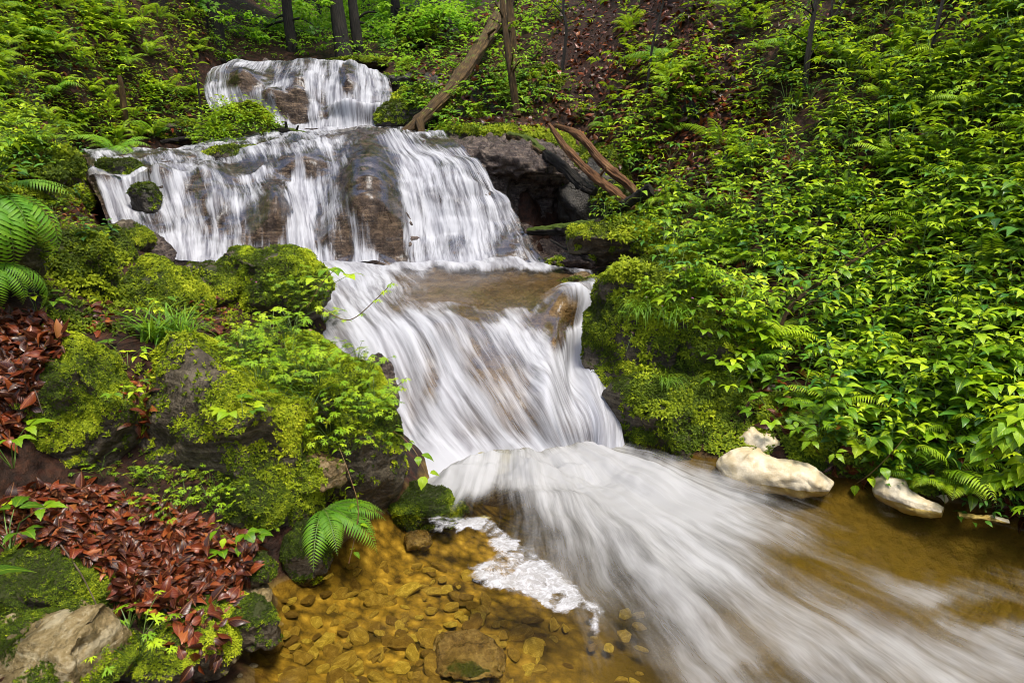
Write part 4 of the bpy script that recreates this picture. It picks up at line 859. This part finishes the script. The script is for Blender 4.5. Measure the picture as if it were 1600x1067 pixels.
# ------------------------------------------------------------------ where things grow, in the photograph's view
WATER = [[(300,95),(620,95),(625,215),(700,222),(760,250),(870,420),(960,440),(950,600),(975,735),(1130,752),(1300,770),(1440,800),(1640,840),(1640,1200),(420,1200),(425,930),(560,890),(600,800),(600,700),(600,560),(520,480),(470,425),(330,425),(250,400),(150,365),(125,250),(240,232),(330,225),(440,215),(420,190),(320,170)]]
def in_water(px, py): return inpoly(px, py, WATER[0])
NORM = {}
def scatter(poly, n, seed=0, avoid=True, skip=(), dens=None, minY=0):
    r = random.Random(seed); xs = [p[0] for p in poly]; ys = [p[1] for p in poly]; o = []; k = 0
    while len(o) < n and k < n*12:
        k += 1; x, y = r.uniform(min(xs), max(xs)), r.uniform(min(ys), max(ys))
        if not inpoly(np.array([x]), np.array([y]), poly)[0]: continue
        if avoid and inpoly(np.array([x]), np.array([y]), WATER[0])[0]: continue
        if dens and r.random() > dens(x, y): continue
        h = cast(x, y, skip)
        if h is None or h[0][2] < .0 or h[0][1] < minY: continue
        if h[3].startswith('rock_ledge') : continue
        o.append((h[0], h[1], x, y))
    return o
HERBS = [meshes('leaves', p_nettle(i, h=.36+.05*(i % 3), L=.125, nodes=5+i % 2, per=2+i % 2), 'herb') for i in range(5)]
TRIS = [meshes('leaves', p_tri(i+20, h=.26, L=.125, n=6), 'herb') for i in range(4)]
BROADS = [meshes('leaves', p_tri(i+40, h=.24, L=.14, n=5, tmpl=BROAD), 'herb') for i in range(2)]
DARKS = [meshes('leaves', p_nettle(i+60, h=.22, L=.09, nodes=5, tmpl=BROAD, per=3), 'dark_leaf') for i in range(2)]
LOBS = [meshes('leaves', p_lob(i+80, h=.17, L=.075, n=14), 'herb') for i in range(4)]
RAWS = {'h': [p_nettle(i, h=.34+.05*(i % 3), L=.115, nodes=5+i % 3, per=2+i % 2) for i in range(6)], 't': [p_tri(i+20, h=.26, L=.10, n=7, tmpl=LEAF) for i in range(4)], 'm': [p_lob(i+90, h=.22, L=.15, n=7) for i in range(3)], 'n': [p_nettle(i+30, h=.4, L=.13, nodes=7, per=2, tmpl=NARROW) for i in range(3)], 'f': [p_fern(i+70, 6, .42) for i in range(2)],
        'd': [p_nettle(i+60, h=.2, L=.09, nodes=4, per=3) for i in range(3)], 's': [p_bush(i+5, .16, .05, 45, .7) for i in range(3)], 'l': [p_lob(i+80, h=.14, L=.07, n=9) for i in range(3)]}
def undergrowth(pts, kinds, name, label, mt='herb', sc=(.5, 1.15), seed=0, far=1.0):
    r = random.Random(seed); g = G(); s = G()
    for P, N, x, y in pts:
        k = r.choice(kinds); a, b = r.choice(RAWS[k]); A = rot(r.gauss(0, .12), r.gauss(0, .12), r.uniform(0, 6.28)); c = r.uniform(*sc)*(1.3 if r.random() < .15 else 1)*(1+far*max(0, P[1]-6)*.05)
        dr = r.gauss(0, .1) + (.12 if r.random() < .3 else 0); g.put(b, A, P, c, dr)
        if P[1] < 9: s.put(a, A, P, c)
    V, F, U, R, _ = g.cat(); n1 = len(F)
    if s.n:
        V2, F2, U2, R2, _ = s.cat(); F = np.concatenate([F, F2+len(V)]); V = np.concatenate([V, V2]); U = np.concatenate([U, U2]); R = np.concatenate([R, R2])
    mi = np.zeros(len(F), int); mi[n1:] = 1
    return tag(link(name, mk(name, V, F, [M[mt], M['stem']], U, {'rnd': R}, mi)), label, 'undergrowth', kind='stuff')
# right slope, densities read off the photograph
def dr_(x, y):
    d = 1.0
    d = min(d, float(sst(880, 1180, x + (y-0)*.55 + 60*math.sin(x*.03)*math.sin(y*.04)))*.9+.26)
    for cx, cy, rx, ry, v in ((1110,215,55,60,.1),(1190,235,60,30,.35),(1300,395,0.1,0.1,1),(1100,270,70,22,.3),(1330,150,60,22,.4),(1380,390,30,25,.15),(1240,560,30,50,.25),(1380,500,70,30,.45),(920,90,90,90,.12),(1050,30,80,60,.3),(960,270,60,60,.3),(760,150,90,90,.12),(1270,640,50,40,.4),(1180,670,60,60,.3),(1380,650,60,50,.45),(1560,650,70,40,.5),(1480,420,60,30,.4),(1200,330,50,25,.5),(1450,120,50,40,.5),(1560,560,60,30,.5),(1320,700,130,50,.2),(1200,640,70,60,.2),(1500,730,70,40,.4)):
        w_ = math.exp(-((x-cx)/rx)**2-((y-cy)/ry)**2); d = d*(1-w_)+v*w_
    return d
RIGHT = [(840,-60),(1750,-60),(1750,860),(1560,800),(1440,770),(1310,740),(1180,650),(1130,520),(1040,430),(930,330),(1010,300),(900,200),(820,170)]
pts = scatter(RIGHT, 1950, 11, dens=lambda x, y: dr_(x, y)*float(.35+.65*sst(-.35, .15, noise(np.array([x/45, y/26, 3.])))), minY=3.2)
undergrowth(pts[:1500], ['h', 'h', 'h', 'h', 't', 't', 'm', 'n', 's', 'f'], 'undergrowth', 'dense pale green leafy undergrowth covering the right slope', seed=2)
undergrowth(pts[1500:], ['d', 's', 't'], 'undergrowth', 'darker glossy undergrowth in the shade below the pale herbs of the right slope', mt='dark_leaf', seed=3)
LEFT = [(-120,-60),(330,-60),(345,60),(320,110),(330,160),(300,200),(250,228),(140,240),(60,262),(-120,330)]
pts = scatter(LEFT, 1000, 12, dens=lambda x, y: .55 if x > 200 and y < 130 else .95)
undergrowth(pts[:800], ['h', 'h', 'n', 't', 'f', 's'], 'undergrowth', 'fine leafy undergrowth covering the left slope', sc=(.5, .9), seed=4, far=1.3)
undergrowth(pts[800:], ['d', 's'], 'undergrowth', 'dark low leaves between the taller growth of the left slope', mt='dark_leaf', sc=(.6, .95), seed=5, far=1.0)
pts = scatter([(330,20),(860,20),(860,200),(640,215),(620,100),(330,98)], 420, 13, avoid=False)
undergrowth(pts, ['s', 't', 'd'], 'undergrowth', 'sparse leaves on the dark ravine floor beyond the falls', mt='far_leaf', sc=(.6, 1.0), seed=6)
# world-wide cover where the camera sees little, so the banks stay green from the side
r = random.Random(5); pw = []
while len(pw) < 500:
    x, y = r.uniform(-16, 17), r.uniform(-4, 24)
    if (x < -4.5 - .2*y or x > 4+.3*y) : pw.append((np.array([x, y, float(H(x, y))]), None, 0, 0))
while len(pw) < 900:
    x, y = r.uniform(-7.5, -1.3), r.uniform(.3, 9); z = float(H(x, y))
    if z > .1 and proj(np.array([x, y, z]))[0] < -25: pw.append((np.array([x, y, z]), None, 0, 0))
    x, y = r.uniform(2.6, 9), r.uniform(-1, 6.5); z = float(H(x, y))
    if z > .1 and proj(np.array([x, y, z]))[0] > 1640: pw.append((np.array([x, y, z]), None, 0, 0))
undergrowth(pw, ['h', 's', 't'], 'undergrowth', 'leafy undergrowth along the outer margins of both slopes', sc=(1.0, 1.6), seed=7)

# individually built herbs, zone by zone
def zone(poly, n, kinds, seed, label, group, sc=(.8, 1.2), name='leafy_herb', cat='herb', skip=(), dens=None, avoid=True):
    r = random.Random(seed)
    for P, N, x, y in scatter(poly, n, seed, avoid, skip, dens):
        plant(name, r.choice(kinds), P-np.array([0, 0, .02]), label, cat, group, r.uniform(*sc), tilt=(r.gauss(0, .12)-N[1]*.25, r.gauss(0, .12)+N[0]*.3))
zone([(1150,420),(1300,400),(1600,420),(1620,640),(1420,700),(1250,600),(1150,520)], 60, HERBS+TRIS+BROADS, 21, 'one of the broad bright herbs crowding the lower right bank', 'herbs of the lower right bank', sc=(.5, .95))
zone([(1030,300),(1160,250),(1500,280),(1600,300),(1600,420),(1300,400),(1140,420),(1050,380)], 60, HERBS+TRIS, 22, 'one of the upright pale herbs on the middle of the right slope', 'herbs on the middle of the right slope')
zone([(1080,430),(1190,430),(1210,560),(1190,640),(1100,640),(1060,520)], 26, TRIS+BROADS+LOBS, 23, 'one of the three leaved plants hanging over the mossy right bank', 'plants on the mossy right bank', sc=(.6, .9))
zone([(960,450),(1080,430),(1080,520),(1000,500)], 16, LOBS+TRIS[:1], 24, 'one of the small cut leaved herbs on top of the mossy overhang', 'herbs on the mossy overhang', sc=(.5, .8))
zone([(900,180),(1060,170),(1080,260),(1040,330),(960,260)], 22, HERBS+TRIS, 25, 'one of the pale herbs growing just above the fallen logs', 'herbs above the fallen logs', sc=(.8, 1.2))
zone([(1180,660),(1300,640),(1420,650),(1540,690),(1440,750),(1300,720)], 20, BROADS+TRIS+DARKS, 26, 'one of the low herbs at the water line above the cream foam', 'herbs above the cream foam', sc=(.55, .85), avoid=True)
OUT = [(380,470),(470,440),(560,470),(600,560),(600,700),(540,720),(470,640),(400,600),(350,540)]
zone(OUT, 55, LOBS, 27, 'one of the cut leaved herbs covering the outcrop at the water edge', 'cut leaved herbs on the water edge outcrop', sc=(.6, 1.0), name='cut_leaved_herb', avoid=False)
zone([(120,720),(300,740),(430,780),(430,840),(340,850),(200,790)], 18, LOBS, 28, 'one of the small cut leaved herbs hanging under the largest outcrop', 'cut leaved herbs under the largest outcrop', sc=(.4, .65), name='cut_leaved_herb')
zone([(60,300),(130,290),(210,350),(190,400),(100,360)], 14, LOBS+DARKS, 29, 'one of the small herbs beside the dark boulder at the left edge', 'herbs by the dark boulder', sc=(.5, .8))
def single(kind, px, py, label, sc=1.0, name='leafy_herb', Y=None, rz=None, tilt=None, cat='herb'):
    P = at(px, py, Y) if Y else cast(px, py)[0]; return plant(name, kind, P-np.array([0, 0, .015]), label, cat, None, sc, rz, tilt)
single(LOBS[1], 215, 1030, 'fresh cut leaved herb beside the bright green mossy mound', .9, 'cut_leaved_herb')
single(LOBS[2], 200, 980, 'small cut leaved herb behind the pale flat rock', .6, 'cut_leaved_herb')
single(TRIS[0], 20, 730, 'serrated three leaved plant reaching in at the left edge', .8)
single(TRIS[1], 15, 860, 'lower serrated three leaved plant at the left edge', .8)
single(TRIS[2], 200, 575, 'young three leaved plant between the two large mossy boulders', .55)
single(TRIS[3], 190, 640, 'small ribbed seedling in the crack left of the largest outcrop', .45)
single(BROADS[0], 375, 860, 'round leaved seedling at the back of the lower leaf drift', .5)
single(TRIS[0], 60, 500, 'pale seedling above the upper red leaf drift', .6)
single(TRIS[2], 235, 500, 'seedling at the left of the grass tuft', .5)
single(BROADS[1], 380, 660, 'pale broad seedling growing on the largest outcrop', .5)
single(BROADS[1], 510, 460, 'round leaved herb overlapping the white water', .8, Y=4.6)
single(HERBS[1], 990, 265, 'tall pale herb standing in front of the fallen logs', 1.3)
single(HERBS[2], 955, 335, 'bushy herb at the foot of the fallen logs', 1.1)
# pink flowers
pet = G()
for k in range(5): pet.put(leaf(L=.5, W=.36, n=2, droop=.1, peak=.6), rot(0, 0, k*1.2566) @ rot(.3, 0, 0), R_ if False else (0, 0, 0), 1.0, .5)
fs = G(); petiole(fs, (0, 0, -6), (0, 0, 0), .05)
Vp, Fp, Up, Rp, _ = pet.cat(); FM = mk('petals', Vp, Fp, M['flower'], Up, {'rnd': Rp}); Vp, Fp, Up, Rp, _ = fs.cat(); FS = mk('stem', Vp, Fp, M['stem'], Up, {'rnd': Rp})
def flower(px, py, Y, label, group, s=.02):
    o = thing('pink_flower', at(px, py, Y), label, 'flower', group, random.uniform(0, 6)); o.scale = (s,)*3; o.rotation_euler.x = random.uniform(.2, .7); link('petals', FM, o); link('stem', FS, o)
for i, (x, y) in enumerate([(393,437),(400,441),(512,455),(463,580),(485,516)]): flower(x, y, [4.85,4.85,3.9,3.5,3.55][i], ['upper of two pink flowers on the angular mossy slab','lower of two pink flowers on the angular mossy slab','pink flower against the white water','pink flower low on the water edge outcrop','pink flower in the middle of the cut leaved herbs'][i], 'pink flowers on the left bank')
for i, (x, y) in enumerate([(1046,408),(1066,418),(1010,465),(1035,478),(1082,466),(1092,478),(1280,372),(1295,383),(1350,405),(1360,450),(1380,530),(988,520)]):
    h = cast(x, y); flower(x, y, h[0][1]-.25, 'one of the tiny pink flowers scattered over the right bank', 'pink flowers on the right bank', .024)
# ferns
def fern(px, py, label, Y=None, n=7, L=.5, az=0., spread=2*PI, lift=1.1, arch=.9, seed=0, teeth=False, mt='fern'):
    P = at(px, py, Y) if Y else cast(px, py)[0]; s, g = p_fern(seed, n, L, az, spread, lift, arch, teeth); o = thing('fern', P-np.array([0, 0, .02]), label, 'fern')
    gobj('stalks', s, M['stem'], o); gobj('fronds', g, M[mt], o)
fern(505,790,'drooping fern beside the golden shallows',Y=3.14,n=9,L=.38,az=-.35,spread=2.3,lift=.35,arch=.75,seed=1,teeth=True)
fern(-20,300,'large fern hanging down at the left edge',Y=3.5,n=6,L=.62,az=-.6,spread=1.9,lift=.35,arch=1.5,seed=2,teeth=True)
fern(0,285,'single long fern frond reaching in at the left edge',Y=3.6,n=2,L=.42,az=.15,spread=.25,lift=.35,arch=.6,seed=3,teeth=True)
fern(-25,410,'lower fern at the left edge above the red leaves',Y=3.35,n=5,L=.42,az=-.3,spread=1.7,lift=.4,arch=1.3,seed=4,teeth=True)
fern(180,240,'pale green fern at the left bank of the middle waterfall',n=7,L=.75,seed=5,lift=1.0)
fern(240,215,'second fern above the left bank of the middle waterfall',n=6,L=.7,seed=6)
fern(1175,560,'fern hanging over the mossy right bank',Y=4.85,n=4,L=.34,az=-.9,spread=2.2,lift=.9,arch=.7,seed=7,teeth=True)
fern(1160,640,'small fern low on the mossy right bank',Y=4.75,n=4,L=.24,az=-1.0,spread=2.4,lift=.9,arch=.7,seed=8)
fern(1455,690,'fern standing behind the right cream foam heap',Y=3.95,n=5,L=.3,az=-1.4,spread=2,lift=.8,arch=1.6,seed=9,teeth=True)
fern(1030,100,'arching fern at the top centre of the slope',n=7,L=.8,seed=10)
fern(1240,85,'fern behind the dark upright sapling',n=7,L=.7,seed=11)
fern(950,200,'small fern above the fallen logs',n=6,L=.5,seed=12)
fern(80,150,'large pale fern high at the left',n=7,L=.7,seed=13)
fern(30,60,'large pale fern in the upper left corner',n=7,L=.7,seed=14)
fern(330,215,'small fern at the foot of the island bush',n=6,L=.45,seed=15)
# grass
def grass(px, py, label, Y=None, n=45, L=.3, seed=0, az=None, W=.007, spread=.5):
    P = at(px, py, Y) if Y else cast(px, py)[0]; tag(gobj('grass_tuft', p_grass(seed, n, L, spread, W, az), M['grass'], None, P), label, 'grass tuft')
grass(245,535,'lush arching grass tuft on the left bank, left half',n=60,L=.36,seed=1,W=.015,Y=3.72)
grass(285,535,'finer arching grass tuft joined to the lush one on the left bank',n=90,L=.32,seed=2,W=.007,Y=3.75)
grass(440,610,'small grass tuft on the largest outcrop',n=30,L=.2,seed=3,W=.004)
grass(1000,490,'long hanging grass on the mossy overhang',n=60,L=.36,seed=4,az=-1.6,spread=.8,W=.005)
grass(1050,500,'hanging grass right of the mossy overhang',n=60,L=.36,seed=5,az=-1.6,spread=.8,W=.005)
grass(1080,440,'pale grass arching over the bright mossy hump',n=50,L=.3,seed=6,az=-1.9,spread=.6,W=.005)
grass(1040,600,'thin grass hanging over the rounded mossy boulder',n=40,L=.26,seed=7,az=-1.6,spread=.9,W=.005)
# hanging stems with leaves
def trail(px_pts, label, L=.05, n=12, seed=0, tmpl=None, mt='herb', stem='redstem', R0=.0025, name='trailing_stem', bunch=1):
    r = random.Random(seed); b = at(*px_pts[0]); pts = [at(*p)-b for p in px_pts]; o = thing(name, b, label, 'stem'); g = tube(pts, [R0*1.3, R0, R0*.6], sides=6, n=36, cap=False); gobj('stem', g, M[stem], o)
    P = cr(np.array(pts), 60); c = G(); tmpl = tmpl or LEAFN
    for k in range(n):
        i = int(59*(k+.8)/n); T = P[min(i+1, 59)]-P[i-1]; a0 = math.atan2(T[1], T[0]); 
        for s_ in (-1, 1):
            a = a0+s_*r.uniform(.6, 1.3); l = L*r.uniform(.7, 1.2)
            for q in range(bunch):
                aa = a + (q-(bunch-1)/2)*.7; c.put(tmpl, orient(aa, r.uniform(-.7, -.1), r.uniform(-.3, .3)), P[i]+dirv(aa, -.1)*l*.3, l, r.uniform(.35, .9))
    gobj('leaves', c, M[mt], o); return o
trail([(560,660,3.75),(610,672,3.6),(645,700,3.5),(668,745,3.45)],'bramble shoot arching out over the foot of the near cascade',L=.07,n=5,seed=1,tmpl=BROAD)
trail([(500,480,4.2),(545,500,4.0),(590,465,3.9),(612,442,3.85)],'flowering stem reaching up in front of the brown shallows',L=.05,n=6,seed=2,tmpl=LOBED)
trail([(560,690,3.7),(590,640,3.6),(615,610,3.55),(635,590,3.5)],'cut leaved stem sticking out over the near cascade',L=.05,n=5,seed=3,tmpl=LOBED)
trail([(480,480,4.3),(505,440,4.3),(525,420,4.3)],'thin seed stem standing before the middle waterfall',L=.03,n=3,seed=4,tmpl=LOBED)
trail([(1090,470,5.2),(1140,520,4.95),(1175,600,4.75),(1188,690,4.55)],'long bramble runner hanging down the mossy right bank to the foam',L=.1,n=6,seed=5)
trail([(545,880,3.0),(560,800,3.05),(545,740,3.1),(530,700,3.2)],'thin leafy stem rising from the fern by the golden shallows',L=.04,n=7,seed=6,tmpl=BROAD)
trail([(1700,560,2.4),(1640,620,2.4),(1580,670,2.4),(1540,720,2.45)],'near branch of large bright leaves at the right edge',L=.075,n=24,seed=7,tmpl=BROAD,R0=.003,bunch=2)
trail([(1700,640,2.3),(1640,700,2.35),(1600,740,2.4),(1560,745,2.45)],'lower near branch of large bright leaves at the right edge',L=.07,n=22,seed=8,tmpl=BROAD,R0=.003,bunch=2)
trail([(1330,760,4.0),(1360,740,3.9),(1400,700,3.85),(1430,660,3.85)],'shrubby stem between the two cream foam heaps',L=.08,n=6,seed=9,tmpl=BROAD)
trail([(400,905,2.9),(385,860,2.85),(350,835,2.8),(340,815,2.8)],'twining stem at the back of the lower leaf drift',L=.05,n=6,seed=10,tmpl=BROAD)
# ------------------------------------------------------------------ fallen leaves
DEAD = [leaf(L=1, W=.55, n=5, droop=random.uniform(-.3, .5), fold=random.uniform(-.5, .6), curl=random.uniform(-.2, .3)) for _ in range(6)]
def litter(pts, L, label, seed=0, lift=.02, flat=.5):
    r = random.Random(seed); g = G()
    for P, N, x, y in pts:
        A = frame(N + np.array([0, 0, .5]) + np.array([r.gauss(0, flat), r.gauss(0, flat), 0])) @ rot(r.gauss(0, .3), r.gauss(0, .5), r.uniform(0, 6.28)); g.put(r.choice(DEAD), A, P+np.array([0, 0, r.uniform(0, lift)]), L*r.uniform(.45, 1.45), r.betavariate(1.0, 1.6))
    return tag(gobj('leaf_litter', g, M['dead']), label, 'leaf litter', kind='stuff')
def land(p): return [q for q in p if q[0][2] > .02]
SK = tuple(nm for nm, b in SOLID if nm != 'ground')
litter(land(scatter([(0,790),(60,770),(140,760),(300,810),(400,850),(400,900),(350,925),(290,935),(240,960),(180,955),(170,900),(90,850),(-60,850)], 3000, 31, False)), .056, 'deep drift of wet red brown beech leaves at the lower left', 1, .03, .35)
litter(scatter([(-60,500),(60,500),(100,540),(60,600),(40,680),(0,700),(-60,720)], 1500, 32, False), .066, 'upper drift of wet red brown leaves at the left edge', 2, .06)
litter(scatter([(140,470),(170,470),(175,520),(140,520)], 60, 33)+scatter([(300,470),(360,465),(360,530),(320,530)], 90, 34)+scatter([(190,590),(240,580),(240,680),(200,690)], 80, 35)+scatter([(80,310),(200,320),(190,360),(90,350)], 90, 38)+scatter([(230,930),(380,930),(330,1067),(300,1067)], 140, 39), .06, 'small pockets of wet leaves between the boulders of the left bank', 3)
litter(scatter([(640,20),(860,-40),(1100,-40),(1180,150),(1250,260),(1150,330),(1020,330),(960,260),(820,210),(680,200),(640,120)], 4200, 36), .11, 'brown leaf litter covering the dark right side of the ravine', 4, .03)
litter(scatter(RIGHT, 2600, 37), .09, 'red brown leaf litter under the herbs of the right slope', 5)
litter(scatter(LEFT, 1500, 40), .09, 'brown leaf litter under the growth of the left slope', 6)
for i, (pp, lb) in enumerate([([(20,770,2.75),(60,800,2.6),(95,860,2.5)],'thin pale twig on the lower leaf drift, left end'),([(215,905,2.5),(250,880,2.6),(300,868,2.7)],'thin bent twig across the middle of the lower leaf drift'),([(330,925,2.55),(380,918,2.65),(430,900,2.75)],'dark twig at the right end of the lower leaf drift'),([(10,560,2.95),(50,600,2.9),(70,650,2.85)],'twig lying on the upper leaf drift'),([(95,850,2.45),(130,900,2.4),(160,960,2.3)],'pale root running down the tilted mossy slab')]):
    hp = [cast(a, b)[0]+np.array([0, -.01, .015]) for a, b, c in pp]; oo = gobj('twig', tube([q-hp[0] for q in hp], [.004, .003, .002], sides=6, n=24, cap=False, amp=.3, seed=i), M['twig'], None, hp[0]); tag(oo, lb, 'twig')
lo = []; r = random.Random(77)
while len(lo) < 3500:
    x, y = r.uniform(-5.5, -1.1), r.uniform(.4, 5.5); z = float(H(x, y))
    if z > .05 and proj(np.array([x, y, z]))[0] < -5: lo.append((np.array([x, y, z]), np.array([0, 0, 1.]), 0, 0))
litter(lo, .07, 'wet red brown leaves carrying on past the left edge of the view', 9, .03)
# moss on the ground between the boulders
def moss_ground(polys, n, s, label, seed, bright=.5):
    pts = []
    for p in polys: pts += land(scatter(p, n//len(polys), seed))
    P = np.array([p[0] for p in pts]); N = np.array([p[1] for p in pts]); N = N*np.sign(N[:, 2:3]+1e-9) + RNG.normal(size=N.shape)*.3; cl = fbm(P, 5, 3)
    g = G().many(TUFT, frames(N), P, s*(.8+.4*cl+.4*RNG.random(len(P))), cl*.35+RNG.normal(size=len(P))*.1+bright-.5); tag(gobj('moss', g, M['moss'], smooth=False), label, 'moss', kind='stuff')
moss_ground([[(60,280),(200,300),(210,520),(60,520)],[(0,240),(120,240),(120,320),(0,330)]], 1800, .03, 'moss around the dark boulders at the left edge', 50, .45)
moss_ground([[(180,520),(560,500),(600,760),(420,840),(250,780),(160,740),(140,560)],[(200,420),(330,420),(420,480),(380,540),(220,520)]], 1500, .022, 'moss growing on the ground between the boulders of the left bank', 51)
moss_ground([[(930,430),(1060,400),(1180,440),(1220,640),(1200,720),(1120,730),(960,700),(1000,560)],[(1200,650),(1500,640),(1560,760),(1440,770),(1250,740)]], 8000, .032, 'moss growing on the ground along the foot of the right bank', 52, .45)
moss_ground([[(940,310),(1060,330),(1100,420),(960,430)],[(700,200),(840,200),(960,230),(960,250),(820,225)],[(60,230),(140,240),(120,300),(60,300)],[(560,90),(640,95),(640,110),(560,110)]], 5000, .05, 'moss on the ground beside the upper falls and logs', 53)
# ------------------------------------------------------------------ foam and stones
def foam(poly, z0, h, label, material='foam', cell=.012, name='foam', wig=.25, plane_z=None):
    W_ = np.array([atz(x, y, z0) for x, y in poly]); x0, y0 = W_[:, :2].min(0)-.05; x1, y1 = W_[:, :2].max(0)+.05
    nx = int((x1-x0)/cell)+2; ny = int((y1-y0)/cell)+2; X, Y = np.meshgrid(np.linspace(x0, x1, nx), np.linspace(y0, y1, ny)); pl = [(a[0], a[1]) for a in W_]
    xx = X+.03*fbm(xyz(X, Y), 6, 3); yy = Y+.03*fbm(xyz(X, Y, 9), 6, 3); ins = inpoly(xx, yy, pl); d = polydist(xx, yy, pl)*np.where(ins, 1, -1)
    return X, Y, d, W_
def foam_heap(px_axis, widths, h, label, seed=0):
    # a soft ridge of foam along an axis on the water line
    pts = [at(*p) if p[2] else atz(p[0], p[1], .02) for p in px_axis]; c = pts[0].copy(); g = tube([p-c for p in pts], widths, sides=48, n=110, amp=.09, seed=seed); V, F, U, R, _ = g.cat()
    N = vnorm(V, F); V = V + N*(.016*fbm(V+c, 7, 3)+.004*np.abs(fbm(V+c, 40, 2)))[:, None]; V[:, 2] = (V[:, 2]+c[2])*h-c[2]-.035
    tag(link('foam', mk('foam', V, F, M['foam'], U), None, c), label, 'foam', 'foam heaps along the right bank'); 
foam_heap([(1150,700,4.25),(1165,722,4.15),(1215,735,4.05),(1265,742,3.98),(1298,756,3.92)],[.10,.17,.13,.11,.05],.85,'long cream coloured foam heap under the mossy right bank',1)
foam_heap([(1165,668,4.45),(1185,690,4.4),(1225,700,4.35),(1255,712,4.3)],[.06,.12,.09,.04],1.0,'upper cream foam lump leaning on the dark wet rock',2)
foam_heap([(1382,738,3.95),(1392,755,3.85),(1430,778,3.72),(1475,790,3.62)],[.05,.11,.07,.035],.85,'hooked cream foam heap in the middle of the right bank',3)
foam_heap([(1470,775,3.75),(1500,755,3.8),(1535,745,3.82),(1550,752,3.78)],[.03,.05,.05,.02],.95,'small bubbly foam strip right of the hooked foam heap',4)
foam_heap([(1500,792,3.6),(1545,796,3.55),(1580,800,3.5)],[.02,.035,.015],.6,'flat white foam patch at the right edge of the water',5)
X, Y, d, _ = foam([(655,815),(700,808),(760,812),(800,830),(850,860),(870,890),(905,920),(940,950),(945,985),(930,1000),(915,975),(880,965),(840,960),(800,935),(740,905),(735,885),(765,865),(750,845),(710,835),(670,832)], 0, 0, '')
base = .012; cvr = sst(-.02, .07, d); Zf = base + .012*cvr*(.8+.5*fbm(xyz(X, Y), 12, 2)) + .0015*fbm(xyz(X, Y), 60, 2)
hole = fbm(xyz(X, Y, 3), 9, 4); cv = np.clip(cvr*1.0-.6*sst(.0, .4, hole)+.25*fbm(xyz(X, Y, 8), 25, 3), -.6, 1); cv = np.where(d < -.02, -1.2, cv)
tag(link('foam_raft', mk('foam_raft', np.stack([X, Y, Zf], -1).reshape(-1, 3), grid_faces(*X.shape), M['wfoam'], attrs={'cov': cv.ravel()})), 'raft of white bubbly foam drifting over the clear brown shallows', 'foam')
# stones on the stream bed
ST = []
for k in range(6):
    V, F = ico(3); V = V*np.array([1, .66, .24]); r = np.random.default_rng(k)
    for _ in range(7):
        n = r.normal(size=3)*[1, 1, .35]; n /= np.linalg.norm(n); V = V-np.maximum(0, V@n-.55*np.linalg.norm(n*[1, .7, .32])-.0)[:, None]*n
    V = V+vnorm(V, F)*(.03*fbm(V+k*5, 2, 2))[:, None]; ST.append(mk('stone', V, F, M['bedstone'], attrs={'moss': np.zeros(len(V))}, smooth=False))
r = random.Random(3); cnt = 0; sp = []
while cnt < 290:
    x, y = r.uniform(415, 1010), r.uniform(880, 1100)
    if (x > 760 and y < 960) or (x > 850 and r.random() < .7): continue
    p = atz(x, y, -.12); z = float(H(p[0], p[1])); p = atz(x, y, max(-.35, min(-.03, z)))
    s = r.uniform(.03, .07)*(1.6 if r.random() < .12 else 1)
    if z > .02 or any((p[0]-q[0])**2+(p[1]-q[1])**2 < (s*.8+q[3]*.8)**2 for q in sp): 
        if z > .02 or r.random() > .5: continue
    sp.append((p[0], p[1], p[2], s)); o = link('stone', ST[cnt % 6], None, (p[0], p[1], p[2]+.12*s)); o.scale = (s, s, s*r.uniform(.6, 1)); o.rotation_euler = (r.gauss(0, .25), r.gauss(0, .25), r.uniform(0, 6.28))
    tag(o, 'one of the flat ochre stones lying under the clear golden shallows', 'stone', 'ochre stones under the shallows'); cnt += 1
# loose pale pebbles at the water line
for i, (x, y, s) in enumerate([(335,1040,.03),(350,1050,.02),(365,1030,.025),(345,1020,.02),(395,1040,.03),(375,1055,.02),(352,990,.018),(40,985,.03),(60,975,.022),(20,995,.026),(330,1010,.02),(240,985,.03)]):
    h = cast(x, y)[0]; o = link('pebble', ST[i % 6].copy(), None, h); o.data.materials[0] = M['pale']; o.scale = (s, s, s); o.rotation_euler.z = i; tag(o, 'one of the small pale pebbles among the mossy stones at the lower left', 'pebble', 'pale pebbles at the lower left')
